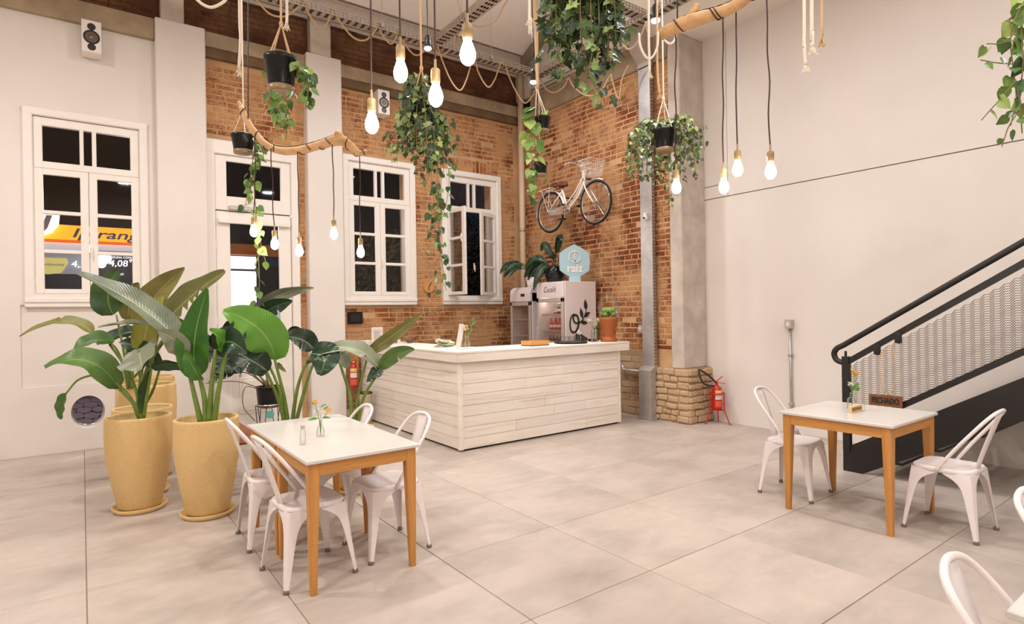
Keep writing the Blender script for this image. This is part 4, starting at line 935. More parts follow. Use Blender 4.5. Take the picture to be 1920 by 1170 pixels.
LV = [
 (p1_, 'L', (0.359,5.631,1.299), (0.359,5.421,1.237), (0.358,5.222,1.171), .33, 0, 'leaf_s', .12, 0),
 (p1_, 'S', [(0.358,5.508,0.728),(0.382,5.511,0.916),(0.365,5.544,1.106),(0.356,5.572,1.302)], .016, .008),
 (p1_, 'L', (0.222,5.546,0.999), (0.031,5.500,1.232), (-0.229,5.567,1.193), .22, 30, 'leaf_b', .3, 0),
 (p1_, 'S', [(0.378,5.493,0.736),(0.344,5.497,0.837),(0.283,5.522,0.925),(0.222,5.546,0.999)], .017, .010),
 (p1_, 'L', (-0.107,5.664,0.981), (-0.132,5.682,0.879), (-0.140,5.688,0.780), .11, 20, 'leaf_b', .4, 0),
 (p1_, 'S', [(0.358,5.508,0.736),(0.283,5.517,0.946),(0.132,5.582,1.100),(-0.020,5.646,1.086),(-0.107,5.664,0.981)], .014, .006),
 (p1_, 'L', (0.434,5.390,1.155), (0.556,5.301,1.181), (0.664,5.221,1.141), .10, 50, 'leaf_b', .3, 0),
 (p1_, 'S', [(0.378,5.493,0.736),(0.407,5.441,0.963),(0.434,5.390,1.155)], .016, .009),
 (p1_, 'L', (0.204,5.683,1.365), (0.058,5.667,1.372), (-0.064,5.632,1.280), .17, 25, 'leaf_b', .35, 0),
 (p1_, 'S', [(0.365,5.503,0.736),(0.342,5.541,0.959),(0.277,5.609,1.151),(0.173,5.706,1.344)], .014, .008),
 (p1_, 'L', (0.356,5.472,0.796), (0.359,5.470,0.986), (0.439,5.411,1.153), .09, 70, 'leaf_b', .9, 0),
 (p4_, 'L', (0.078,6.397,1.424), (-0.128,6.424,1.529), (-0.436,6.526,1.412), .14, 40, 'leaf_o', .3, 1),
 (p4_, 'S', [(0.338,6.577,0.890),(0.303,6.479,1.090),(0.234,6.406,1.293),(0.078,6.397,1.424)], .014, .008),
 (p4_, 'L', (0.230,6.533,1.584), (0.191,6.500,1.789), (0.270,6.380,1.989), .30, 0, 'leaf_b', .15, 0),
 (p4_, 'S', [(0.347,6.571,0.890),(0.308,6.538,1.235),(0.254,6.516,1.584)], .014, .008),
 (p4_, 'L', (0.659,5.225,1.297), (0.374,5.559,1.645), (-0.034,5.983,1.931), .21, 35, 'leaf_s', .5, 0),
 (p4_, 'L', (0.514,5.580,1.478), (0.320,5.660,1.508), (0.102,5.758,1.483), .13, 55, 'leaf_s', .3, 0),
 (p3_, 'S', [(0.371,5.933,0.712),(0.423,5.833,1.080),(0.522,5.698,1.306),(0.625,5.560,1.417),(0.688,5.452,1.286)], .015, .008),
 (p3_, 'S', [(0.371,5.933,0.712),(0.455,5.747,1.129),(0.514,5.580,1.478)], .014, .008),
 (p3_, 'L', (0.515,5.951,1.399), (0.703,5.689,1.681), (0.970,5.369,1.932), .27, -10, 'leaf_o', .25, 5),
 (p3_, 'S', [(0.371,5.933,0.712),(0.446,5.940,1.070),(0.515,5.951,1.399)], .016, .009),
 (p4_, 'L', (0.435,6.506,1.480), (0.552,6.421,1.749), (0.768,6.138,2.002), .26, 25, 'leaf_o', .4, 0),
 (p4_, 'S', [(0.363,6.560,0.890),(0.382,6.545,1.130),(0.435,6.506,1.480)], .016, .009),
 (p3_, 'L', (0.417,5.837,1.207), (0.438,5.760,1.487), (0.546,5.680,1.739), .20, 30, 'leaf_y', .3, 1),
 (p3_, 'S', [(0.363,5.938,0.712),(0.387,5.890,0.988),(0.417,5.837,1.207)], .015, .010),
 (p5_, 'L', (0.651,6.596,1.380), (0.757,6.518,1.451), (0.853,6.323,1.358), .20, 20, 'leaf_b', .3, 0),
 (p5_, 'S', [(0.379,7.168,0.896),(0.514,6.883,1.101),(0.651,6.596,1.380)], .015, .009),
 (p5_, 'L', (0.466,6.980,1.421), (0.287,6.988,1.385), (0.113,6.991,1.297), .17, 20, 'leaf_d', .3, 0),
 (p5_, 'S', [(0.370,7.175,0.896),(0.423,7.074,1.150),(0.466,6.980,1.421)], .014, .009),
 (p5_, 'L', (0.372,7.049,1.531), (0.393,6.972,1.744), (0.456,6.864,1.900), .2, 40, 'leaf_o', .4, 0),
 (p5_, 'S', [(0.361,7.181,0.896),(0.362,7.119,1.205),(0.372,7.049,1.531)], .014, .009),
 (p3_, 'L', (0.530,5.816,1.119), (0.385,5.799,1.287), (0.253,5.896,1.356), .16, 10, 'leaf_d', .3, 0),
 (p3_, 'S', [(0.371,5.933,0.712),(0.473,5.858,0.915),(0.530,5.816,1.119)], .014, .009),
 (p2_, 'L', (0.715,5.060,1.092), (0.684,5.020,1.365), (0.762,4.901,1.763), .235, 8, 'leaf_g', .32, 0),
 (p2_, 'L', (0.711,4.963,1.075), (0.664,4.948,1.168), (0.621,5.005,1.308), .16, -35, 'leaf_g', .3, 0),
 (p2_, 'S', [(0.756,5.029,0.713),(0.752,5.032,0.910),(0.721,5.055,1.091)], .026, .014),
 (p2_, 'S', [(0.729,5.049,0.714),(0.676,5.057,0.997),(0.624,5.064,1.285)], .022, .010),
 (p2_, 'S', [(0.776,5.015,0.713),(0.784,4.947,0.998),(0.805,4.869,1.304)], .024, .012),
 (p2_, 'S', [(0.802,4.995,0.712),(0.830,4.913,0.997),(0.870,4.822,1.303)], .024, .012),
 (p2_, 'L', (0.823,4.980,1.278), (0.883,4.812,1.363), (0.969,4.624,1.271), .23, 10, 'leaf_d', .2, 0),
 (p2_, 'L', (0.879,4.877,1.280), (0.841,4.842,1.380), (0.751,4.785,1.456), .14, 40, 'leaf_g', .3, 0),
 (p2_, 'L', (0.879,4.877,1.280), (0.944,4.891,1.407), (0.983,4.925,1.538), .16, 30, 'leaf_d', .35, 0),
 (p2_, 'L', (0.624,5.065,1.253), (0.566,5.045,1.369), (0.447,5.008,1.454), .17, -10, 'leaf_s', .3, 0),
 (p6_, 'L', (1.255,4.973,1.195), (1.124,4.883,1.443), (0.873,4.943,1.597), .33, 0, 'leaf_g', .1, 0),
 (p6_, 'S', [(1.381,5.066,0.627),(1.331,5.010,0.897),(1.255,4.973,1.195)], .018, .010),
 (p6_, 'L', (1.196,4.954,1.105), (1.062,4.991,1.214), (0.854,5.206,1.352), .22, 18, 'leaf_d', .25, 1),
 (p6_, 'S', [(1.363,5.079,0.628),(1.282,5.015,0.880),(1.189,4.959,1.105)], .018, .009),
 (p6_, 'L', (1.138,5.245,1.540), (1.313,5.117,1.711), (1.566,4.931,1.777), .12, 45, 'leaf_s', .3, 2),
 (p6_, 'L', (1.195,5.203,1.552), (1.287,5.073,1.625), (1.391,4.935,1.670), .14, 30, 'leaf_d', .3, 2),
 (p6_, 'S', [(1.374,5.071,0.628),(1.315,5.136,0.976),(1.207,5.235,1.291),(1.178,5.277,1.553)], .014, .007),
 (p6_, 'L', (1.056,5.306,1.340), (1.011,5.277,1.440), (1.008,5.216,1.529), .18, 10, 'leaf_d', .3, 0),
 (p6_, 'L', (1.550,4.880,1.266), (1.447,4.894,1.354), (1.303,4.875,1.386), .19, 10, 'leaf_d', .25, 1),
 (p6_, 'S', [(1.403,5.050,0.627),(1.429,4.989,0.912),(1.472,4.917,1.114),(1.541,4.824,1.282)], .018, .009),
 (p6_, 'L', (1.500,4.792,1.242), (1.543,4.637,1.204), (1.495,4.610,1.079), .27, -5, 'leaf_d', .2, 1),
 (p6_, 'S', [(1.424,5.034,0.626),(1.474,4.936,0.913),(1.511,4.847,1.116),(1.570,4.741,1.258)], .018, .009),
 (p6_, 'L', (1.406,5.048,1.378), (1.442,5.022,1.413), (1.503,4.977,1.385), .10, 20, 'leaf_d', .3, 0),
 (p6_, 'L', (1.286,5.012,1.164), (1.310,4.994,1.133), (1.341,4.971,1.089), .05, 40, 'leaf_o', .4, 0),
 (p7_, 'L', (1.956,4.458,1.094), (1.744,4.551,1.283), (1.522,4.714,1.218), .15, 28, 'leaf_s', .3, 1),
 (p7_, 'S', [(1.801,4.633,0.628),(1.851,4.566,0.893),(1.956,4.457,1.111)], .018, .008),
 (p7_, 'L', (1.899,4.623,1.228), (2.047,4.453,1.368), (2.227,4.258,1.556), .11, 25, 'leaf_o', .35, 0),
 (p7_, 'L', (1.886,4.571,1.205), (1.873,4.581,1.249), (1.866,4.586,1.293), .08, 20, 'leaf_b', .3, 0),
 (p7_, 'L', (1.942,4.468,1.103), (2.027,4.343,1.225), (2.125,4.209,1.265), .12, 20, 'leaf_b', .3, 1),
 (p7_, 'L', (1.933,4.437,1.114), (1.897,4.439,1.074), (1.818,4.435,1.012), .11, 10, 'leaf_d', .3, 1),
 (p7_, 'S', [(1.773,4.654,0.629),(1.774,4.694,0.887),(1.732,4.767,1.106),(1.710,4.824,1.260)], .018, .009),
 (p7_, 'L', (1.744,4.676,1.111), (1.703,4.706,1.226), (1.626,4.762,1.298), .12, 30, 'leaf_s', .3, 1),
 (p7_, 'S', [(1.787,4.644,0.629),(1.818,4.621,0.891),(1.886,4.571,1.222)], .014, .008),
]
for i, e in enumerate(LV):
    if e[1] == 'L': blade(e[0], e[2], e[3], e[4], e[5], e[6], e[7], e[8], e[9], i)
    else: stalk(e[0], e[2], e[3], e[4])

# ---- shared small leaf meshes
def leaf_mesh(kind):
    m = MB(); m.uv = []
    if kind == 'heart':
        prof = [(0, 0.0), (-.06, .22), (.12, .40), (.35, .46), (.6, .34), (.82, .16), (1.02, 0)]
        prof = [(y, w_) for y, w_ in prof]
        L = [(-w_, y, .16 * w_ - .12 * y * y) for y, w_ in prof]; Cn = [(0, max(0, y) * .98, -.04 - .12 * y * y) for y, w_ in prof]; Rr = [(-x, y, z) for x, y, z in L]
    else:
        prof = [(0, 0), (-.16, .30), (.16, .26), (.34, .56), (.46, .26), (.7, .24), (1.0, 0)]
        L = [(-w_, y, .14 * w_ - .15 * y * y) for y, w_ in prof]; Cn = [(0, max(0, y) * .9, -.03 - .15 * y * y) for y, w_ in prof]; Rr = [(-x, y, z) for x, y, z in L]
    n = len(prof); m.v = L + Cn + Rr
    m.uv = [(.5 + v[0] * .5, max(0, min(1, v[1]))) for v in m.v]
    for i in range(n - 1): m.f += [(i, i + 1, n + i + 1, n + i), (n + i, n + i + 1, 2 * n + i + 1, 2 * n + i)]
    o = m.build('leaf', None, None, True, True); me = o.data; bpy.data.objects.remove(o); return me
_h, _v = leaf_mesh('heart'), leaf_mesh('ivy')
def lmesh(src, mat):
    me = src.copy(); me.materials.clear(); me.materials.append(M[mat]); return me
LH = [lmesh(_h, 'pothos'), lmesh(_h, 'pothos_l')]; LI = [lmesh(_v, 'ivy'), lmesh(_v, 'ivy_l'), lmesh(_v, 'ivy_d')]
NL = {}; OV = {}
def put_leaf(root, me, pos, d, nrm, sz):
    d = Vector(d).normalized(); x = d.cross(Vector(nrm))
    if x.length < 1e-4: x = d.orthogonal()
    x.normalize(); z = x.cross(d)
    NL[root.name] = NL.get(root.name, 0) + 1
    mx = Matrix.Translation(Vector(pos) - root.location) @ Matrix((x, d, z)).transposed().to_4x4() @ Matrix.Scale(sz, 4)
    if NL[root.name] > 290: OV.setdefault(root.name, []).append((me, mx)); return
    o = bpy.data.objects.new('leaf', me); COL.objects.link(o); o.parent = root; o.matrix_local = mx
def flush_leaves():
    for rn, lst in OV.items():
        vs = []; fs = []; mi = []; ms = []
        for me, mx in lst:
            n = len(vs); vs += [tuple(mx @ v.co) for v in me.vertices]; k = me.materials[0]
            if k not in ms: ms.append(k)
            for p in me.polygons: fs.append([i + n for i in p.vertices]); mi.append(ms.index(k))
        me = bpy.data.meshes.new('leaf_mass'); me.from_pydata(vs, [], fs); me.uv_layers.new(name='UVMap')
        for k in ms: me.materials.append(k)
        me.polygons.foreach_set('material_index', mi); me.polygons.foreach_set('use_smooth', [True] * len(fs))
        o = bpy.data.objects.new('leaf_mass', me); COL.objects.link(o); o.parent = bpy.data.objects[rn]; o['kind'] = 'stuff'
def trail(root, pts, mats, sz, gap, rnd, spread=.05, r=.003, droop=.7, taper=.3):
    P = smooth_path(pts, 5); MB().tube(P, r, 5).build('vine', 'vine', root)
    acc = 0; side = 1; tot = sum((b - a).length for a, b in zip(P, P[1:])); run = 0
    for a, b in zip(P, P[1:]):
        d = b - a; acc += d.length; run += d.length
        while acc > gap:
            acc -= gap; an = rnd.uniform(0, 2 * PI); out = Vector((math.cos(an), math.sin(an) , 0)); pos = a.lerp(b, rnd.random())
            q = pos + out * spread * rnd.uniform(.3, 1) + Vector((0, 0, rnd.uniform(-.02, .02)))
            dd = out * rnd.uniform(.2, .8) + Vector((0, 0, -droop)) + Vector((rnd.uniform(-.3, .3), rnd.uniform(-.3, .3), rnd.uniform(-.2, .3)))
            nn = Vector((rnd.uniform(-1, .2), rnd.uniform(-1.2, 0), rnd.uniform(.1, 1)))
            put_leaf(root, rnd.choice(mats), q, dd, nn, sz * rnd.uniform(.65, 1.15) * (1 - taper * run / tot))
def hang_pot(loc, r, h, label, cords=None, saucer=True, dark=True):
    t = empty('hanging_planter', loc, label, 'plant', 'hanging planters'); x, y, z = loc
    MB().lathe([(r * .74, 0), (r * .80, .01), (r * .97, h * .86), (r * 1.04, h * .87), (r * 1.05, h), (r * .98, h), (r * .92, h * .85), (0, h * .82)], 28, loc).build('pot', 'blackp', t, True)
    if saucer: MB().lathe([(r * .66, -h * .22), (r * .80, -h * .20), (r * .84, 0), (r * .80, .0), (r * .76, -h * .17), (0, -h * .17)], 28, loc).build('drip_saucer', M['sauc'], t, True)
    m = MB().lathe([(r * .93, h * .83), (0, h * .9)], 16, loc); m.build('soil', 'soil', t)
    return t
M['sauc'] = plain('smoky_saucer', C(150, 124, 92), .3)
def hang_cords(t, loc, r, h, knot, top, n=3, mat='rope', rad=.005):
    x, y, z = loc; m = MB()
    for k in range(n):
        a = 2 * PI * k / n + .5; m.tube([(x + r * math.cos(a), y + r * math.sin(a), z + h), knot], rad, 6)
    m.build('hanger_cord', mat, t)
    m = MB().tube([knot, (knot[0], knot[1], (knot[2] + top) / 2), (knot[0], knot[1], top)], rad * 1.5, 7); m.ball(knot, rad * 3, 8, (1, 1, 1.6)); m.build('hanging_rope', mat, t)
def below(p, *offs): return [tuple(Vector(p) + Vector(o)) for o in offs]

# A: pothos in black pot, upper left
L0 = (1.117,4.144,3.114); t = hang_pot(L0, .105, .20, 'black plastic pot of pothos hanging by macrame cord at upper left', None); hang_cords(t, L0, .09, .2, (1.123,4.140,3.545), 5.45, 4, 'rope')
rnd = random.Random(31)
for pts, sz, gap in (([(1.054,4.190,3.265),(1.028,4.210,3.255),(1.021,4.214,3.200)], .075, .045), ([(1.158,4.114,3.289),(1.212,4.058,3.257),(1.248,4.016,3.185),(1.255,3.996,3.071),(1.232,3.998,2.941)], .085, .024), ([(1.158,4.052,3.256),(1.219,3.987,3.211),(1.247,3.945,3.125),(1.226,3.940,2.994)], .085, .024),
                     ([(1.069,4.055,3.058),(1.056,4.065,2.962),(1.081,4.046,2.873),(1.137,4.005,2.818)], .08, .018), ([(1.111,4.086,3.062),(1.139,4.066,2.961),(1.132,4.071,2.860),(1.124,4.076,2.738)], .065, .034), ([(1.054,4.128,3.088),(1.038,4.140,2.999),(1.005,4.164,2.927)], .07, .05), ([(1.155,3.992,3.067),(1.139,4.003,2.978),(1.067,4.056,2.926)], .075, .026)):
    trail(t, pts, [LH[0], LH[0], LH[0], LH[1]], sz, gap, rnd, .025)
# B: small pot with a long tail in front of the door
L0 = (1.128,5.377,2.968); t = hang_pot(L0, .095, .13, 'small black pot with a long pothos tail hanging in front of the street door', None); hang_cords(t, L0, .085, .13, (1.133,5.373,3.328), 5.45, 3, 'ropew', .004)
for pts, sz, gap in (([(1.196,5.327,3.103),(1.217,5.280,2.923),(1.186,5.272,2.690),(1.191,5.237,2.415),(1.176,5.218,2.232)], .10, .050), ([(1.205,5.258,3.042),(1.177,5.258,2.867),(1.149,5.258,2.683),(1.114,5.263,2.479)], .10, .06), ([(1.178,5.216,2.411),(1.189,5.208,2.187),(1.200,5.200,1.874),(1.189,5.208,1.583)], .095, .062), ([(1.179,5.215,2.500),(1.198,5.201,2.276),(1.224,5.182,2.097),(1.251,5.162,1.984)], .085, .07), ([(1.206,5.258,3.074),(1.241,5.232,2.983),(1.258,5.220,2.870)], .09, .045)):
    trail(t, pts, [LH[0], LH[0], LH[1]], sz, gap, rnd, .03, .003)
# C: ivy cloud in the middle
L0 = (1.924,3.674,2.850); t = hang_pot(L0, .10, .15, 'bushy grey-green ivy hanging in the middle above the counter with long trailing strands', None); hang_cords(t, L0, .09, .15, (1.939,3.664,3.268), 5.45, 4, 'rope')
rnd = random.Random(77); c0 = Vector((1.929,3.671,2.943))
for k in range(44):
    a = rnd.uniform(0, 2 * PI); h0 = rnd.uniform(-.04, .30); rr = rnd.uniform(.08, .25) * (1.05 - max(0, h0) * 2.0); dz = rnd.uniform(.10, .36)
    trail(t, below(c0, (0, 0, h0), (rr * .5 * math.cos(a), rr * .5 * math.sin(a), h0 - .02), (rr * math.cos(a), rr * math.sin(a), h0 - .14), (rr * 1.08 * math.cos(a), rr * 1.08 * math.sin(a), h0 - .1 - dz)), [LI[0], LI[0], LI[1]], .056, .024, rnd, .05, .002, .6, .2)
for pts in ([(1.966,3.644,2.998),(1.998,3.595,2.767),(2.000,3.569,2.502),(1.992,3.550,2.239),(1.991,3.526,1.979),(2.007,3.489,1.739)], [(1.971,3.578,2.943),(2.036,3.515,2.716),(2.048,3.490,2.529),(2.027,3.490,2.325),(1.966,3.520,2.159)], [(1.925,3.612,2.870),(1.947,3.575,2.607),(1.953,3.550,2.382),(1.951,3.530,2.160)], [(1.984,3.506,2.451),(1.961,3.523,2.232),(1.950,3.531,2.050),(1.939,3.539,1.941)], [(1.982,3.508,2.013),(1.973,3.514,1.831),(2.013,3.485,1.702)], [(1.985,3.568,2.869),(2.060,3.482,2.742),(2.085,3.432,2.704)]):
    trail(t, pts, [LH[0], LH[0], LI[1], LH[1]], .06, .038, rnd, .045, .002, .6)
# D: pale heart-leaf strand in front of the brick corner
L0 = (3.958,4.786,3.477); t = hang_pot(L0, .085, .13, 'small black pot with pale green heart-leaf strand beside the brick corner', None); hang_cords(t, L0, .075, .13, (3.914,4.819,3.919), 5.45, 3, 'ropew')
for pts, sz, gap in (([(3.920,4.814,3.744),(3.834,4.853,3.631),(3.809,4.846,3.372),(3.830,4.806,3.141),(3.805,4.799,2.913),(3.780,4.792,2.658)], .14, .045), ([(3.870,4.788,3.704),(3.841,4.794,3.476),(3.849,4.773,3.248),(3.820,4.779,3.022),(3.819,4.764,2.852)], .13, .05), ([(3.952,4.791,3.720),(4.010,4.747,3.663),(4.028,4.735,3.594)], .12, .07)):
    trail(t, pts, [LH[0], LH[1], LH[1]], sz, gap, rnd, .04, .003)
# E: bare black pot near the bicycle
L0 = (4.128,5.033,3.079); t = hang_pot(L0, .075, .12, 'bare little black pot hanging left of the bicycle', None); hang_cords(t, L0, .07, .12, (4.122,5.038,3.292), 5.3, 3, 'rope', .003)
trail(t, [(4.139,5.025,3.161),(4.186,4.991,3.083),(4.175,4.999,2.995)], [LH[0]], .06, .08, rnd, .02)
# F: big ivy at top right of centre, pot above the frame
L0 = (2.459,2.537,3.499); t = hang_pot(L0, .11, .16, 'big dark ivy hanging at the top of the picture, right of centre', None); hang_cords(t, L0, .1, .16, (L0[0], L0[1], L0[2] + .5), 5.45, 4, 'rope')
c0 = Vector((2.433,2.556,3.442)); rnd = random.Random(5)
for k in range(26):
    a = rnd.uniform(0, 2 * PI); rr = rnd.uniform(.10, .24); dz = rnd.uniform(.1, .3)
    trail(t, below(c0, (0, 0, .05), (rr * .6 * math.cos(a), rr * .6 * math.sin(a), .06), (rr * math.cos(a), rr * math.sin(a), -.08), (rr * 1.05 * math.cos(a), rr * 1.05 * math.sin(a), -.1 - dz)), [LI[2], LI[2], LI[2], LI[0], LI[1]], .088, .034, rnd, .05, .003, .6, .2)
for pts in ([(2.419,2.566,3.378),(2.370,2.587,3.213),(2.334,2.598,3.049),(2.260,2.636,2.935),(2.214,2.655,2.946)], [(2.445,2.547,3.378),(2.418,2.546,3.179),(2.430,2.517,3.012),(2.378,2.534,2.880)], [(2.470,2.528,3.377),(2.489,2.484,3.173),(2.464,2.471,3.004),(2.474,2.433,2.837),(2.467,2.407,2.719)], [(2.447,2.483,3.319),(2.491,2.420,3.211),(2.548,2.347,3.167)], [(2.394,2.585,3.411),(2.318,2.599,3.236),(2.281,2.585,3.095),(2.254,2.564,3.033)], [(2.409,2.450,3.046),(2.395,2.460,2.922),(2.450,2.419,2.781)], [(2.213,2.594,3.360),(2.192,2.609,3.267),(2.186,2.613,3.205)], [(2.561,2.462,3.407),(2.611,2.425,3.342),(2.641,2.403,3.214)]):
    trail(t, pts, [LI[2], LI[2], LI[1], LI[0]], .085, .036, rnd, .05, .003, .6, .2)
# G: ivy ball at the column
L0 = (4.273,3.437,3.010); t = hang_pot(L0, .095, .17, 'round black pot of ivy hanging in front of the concrete column', None); hang_cords(t, L0, .085, .17, (4.271,3.439,3.460), 5.45, 3, 'ropew')
c0 = Vector((4.276,3.435,3.213)); rnd = random.Random(14)
for k in range(40):
    a = R(285) + R(220) * k / 39 + rnd.uniform(-.1, .1); rr = rnd.uniform(.12, .32); dz = rnd.uniform(.12, .42)
    trail(t, below(c0, (0, 0, 0), (rr * .6 * math.cos(a), rr * .6 * math.sin(a), .06), (rr * math.cos(a), rr * math.sin(a), -.06), (rr * 1.1 * math.cos(a), rr * 1.1 * math.sin(a), -.06 - dz)), [LI[0], LI[2], LI[0], LI[1]], .058, .036, rnd, .04, .002, .6, .2)
for pts in ([(4.169,3.390,2.950),(4.186,3.377,2.783),(4.222,3.351,2.593),(4.246,3.333,2.426)], [(4.112,3.431,2.975),(4.099,3.441,2.833),(4.135,3.415,2.666)], [(4.207,3.361,2.949),(4.250,3.330,2.735),(4.232,3.343,2.522)], [(4.063,3.468,3.023),(4.034,3.489,2.881),(4.051,3.476,2.691)]):
    trail(t, pts, [LI[0], LI[2], LI[1]], .058, .036, rnd, .045, .002, .6, .2)
# H: pothos at the right edge, pot outside the frame
L0 = (3.604,0.702,3.098); t = hang_pot(L0, .11, .16, 'pothos trailing at the right edge in front of the white wall', None); hang_cords(t, L0, .1, .16, (L0[0], L0[1], L0[2] + .5), 5.3, 4, 'rope'); rnd = random.Random(41)
for pts, sz, gap in (([(3.553,0.739,3.000),(3.477,0.771,2.893),(3.420,0.788,2.762),(3.402,0.776,2.608),(3.384,0.764,2.468),(3.337,0.774,2.343)], .085, .042), ([(3.427,0.770,2.781),(3.346,0.799,2.722),(3.256,0.833,2.708)], .075, .05), ([(3.359,0.758,2.544),(3.311,0.793,2.474),(3.275,0.819,2.427),(3.233,0.851,2.369)], .075, .05), ([(3.351,0.764,2.616),(3.293,0.806,2.622),(3.232,0.851,2.637)], .06, .06), ([(3.357,0.759,2.390),(3.328,0.781,2.332),(3.304,0.798,2.249)], .055, .06), ([(3.468,0.740,2.925),(3.430,0.752,2.775),(3.418,0.746,2.625),(3.388,0.752,2.477),(3.377,0.744,2.307)], .09, .045), ([(3.353,0.762,2.817),(3.324,0.783,2.806)], .08, .05)):
    trail(t, pts, [LH[0], LH[0], LH[1]], sz, gap, rnd, .02, .0025)
# lilies on top of the fridges
c = empty('potted_lily', (6.10, 7.70, 1.955), 'dark-leaved lily in a white pot on the narrow fridge', 'plant')
MB().lathe([(.085, 0), (.09, .01), (.115, .17), (.105, .17), (.09, .15), (0, .15)], 24, c.location).build('pot', 'paint', c, True)
b0 = Vector((6.10, 7.70, 2.11)); rnd = random.Random(6)
for k in range(9):
    a = rnd.uniform(PI * .7, PI * 1.6); L = rnd.uniform(.28, .55); hh_ = rnd.uniform(.1, .28); d = Vector((math.cos(a), math.sin(a), 0))
    stalk(c, [b0, b0 + d * L * .35 + Vector((0, 0, hh_)), b0 + d * L * .55 + Vector((0, 0, hh_ * .95))], .006, .004, 'leaf_d'); q0 = b0 + d * L * .5 + Vector((0, 0, hh_)); blade(c, q0, q0 + d * L * .35 + Vector((0, 0, -.02)), q0 + d * L * .6 + Vector((0, 0, -.16)), .10, rnd.uniform(-20, 20), 'leaf_d', .3, 0, k)
c = empty('potted_lily', (6.0, 7.02, 2.0), 'drooping dark-leaved lily in a glossy black pot on the large fridge', 'plant')
MB().lathe([(.10, 0), (.13, .03), (.16, .12), (.155, .22), (.13, .255), (.12, .25), (.13, .2), (0, .2)], 28, c.location).build('pot', plain('glossy_black_glaze', C(16, 22, 20), .12), c, True)
b0 = Vector((6.0, 7.02, 2.21))
for k, (dx, dy, dz, mx) in enumerate(((-.30, .30, -.16, .10), (-.34, .05, -.22, .08), (-.20, .48, .05, .2), (-.12, .62, -.1, .16), (.0, -.20, .42, .25), (.16, -.22, .02, .2), (-.28, .18, -.32, .06), (-.1, .2, .3, .25), (.18, .3, .2, .2))):
    tip = b0 + Vector((dx, dy, dz)); md = b0 + Vector((dx * .55, dy * .55, max(dz, 0) * .55 + mx)); st0 = b0 + (md - b0) * .5
    stalk(c, [b0, st0], .007, .005, 'leaf_d'); blade(c, st0, md + (tip - md) * .25, tip, .13, (k * 37) % 50 - 25, 'leaf_d', .3, 0, k)

flush_leaves()
# ================================================================ CABLE TRAYS, ROPES, LAMPS
def cable_tray(a, b, label, wd=.16, hh_=.07):
    a, b = Vector(a), Vector(b); t = empty('cable_tray', tuple(a), label, 'cable tray', 'perforated cable trays'); d = (b - a); L = d.length; d.normalize(); s_ = d.cross(Vector((0, 0, 1))) * (wd / 2)
    for sg in (-1, 1):
        m = MB(); o = s_ * sg
        for z in (.0, hh_ * .5, hh_): m.bar(a + o + Vector((0, 0, z)), b + o + Vector((0, 0, z)), .006, .014)
        for k in range(int(L / .06)): p = a + o + d * (k * .06 + .03); m.bar(p, p + Vector((0, 0, hh_)), .022, .005, d)
        m.build('side_rail', 'galp', t)
    m = MB()
    for k in range(int(L / .10)): p = a + d * (k * .10 + .05); m.bar(p - s_, p + s_, .045, .005)
    for q in (-.5, 0, .5): m.bar(a + s_ * q, b + s_ * q, .03, .005)
    tag(m.build('rung', 'galp', t), kind='stuff')
    m = MB(); n = max(2, int(L / 1.6))
    for k in range(n): p = a + d * (L * (k + .5) / n); top = ry(max(2.2, p.y)) - .02; m.tube([p + s_ , p + s_ + Vector((0, 0, top - p.z))], .005, 6); m.box(p.x + s_.x - .02, p.x + s_.x + .02, p.y + s_.y - .02, p.y + s_.y + .02, p.z + .02, p.z + .08)
    m.build('hanger_rod', 'gal', t)
    return t
cable_tray((-3.0, 7.63, 5.5), (6.14, 7.63, 5.5), 'perforated steel cable tray running below the gutter beam along the back wall')
cable_tray((4.25, 7.52, 5.5), (4.25, 1.0, 5.5), 'perforated cable tray crossing the hall towards the viewer')
cable_tray((6.24, 7.74, 5.5), (6.24, 1.5, 5.5), 'perforated cable tray running above the bicycle along the brick wall')
cable_tray((4.36, 5.3, 5.5), (6.13, 5.3, 5.5), 'short perforated cable tray bridging the two long ones near the column')
cable_tray((-1.5, 2.2, 5.5), (4.16, 2.2, 5.5), 'perforated cable tray overhead nearest the viewer, carrying the large pendant bulbs')
cable_tray((-1.5, 4.5, 5.5), (4.16, 4.5, 5.5), 'perforated cable tray overhead carrying the left driftwood branch')
# vertical metal raceway on the brick wall
t = empty('cable_raceway', (6.46, 5.55, 0), 'vertical galvanised cable raceway on the brick wall beside the column', 'raceway')
for x0, x1, z0, z1 in ((6.46, 6.53, .73, 5.0), (6.37, 6.50, .03, .70)):
    BB(x0, x1, 5.44, 5.65, z0, z1, .004).build('cover_plate', 'gal', t)
MB().prism([(6.37, .69), (6.46, .75), (6.53, .75), (6.53, .69)], 'y', 5.43, 5.66).build('offset_bend', 'gal', t)
BB(6.36, 6.50, 5.425, 5.665, 0, .035, .003).build('foot_flange', 'gal', t)
MB().prism([(6.46, 4.98), (6.46, 5.06), (6.30, 5.22), (6.30, 5.5), (6.36, 5.5), (6.515, 5.3), (6.515, 4.98)], 'y', 5.43, 5.66).build('top_bend', 'galp', t)
m = MB()
for k in range(88): m.box(6.462, 6.528, 5.432, 5.440, .78 + k * .048, .80 + k * .048)
tag(m.build('perforated_flank', 'purlin', t), kind='stuff')

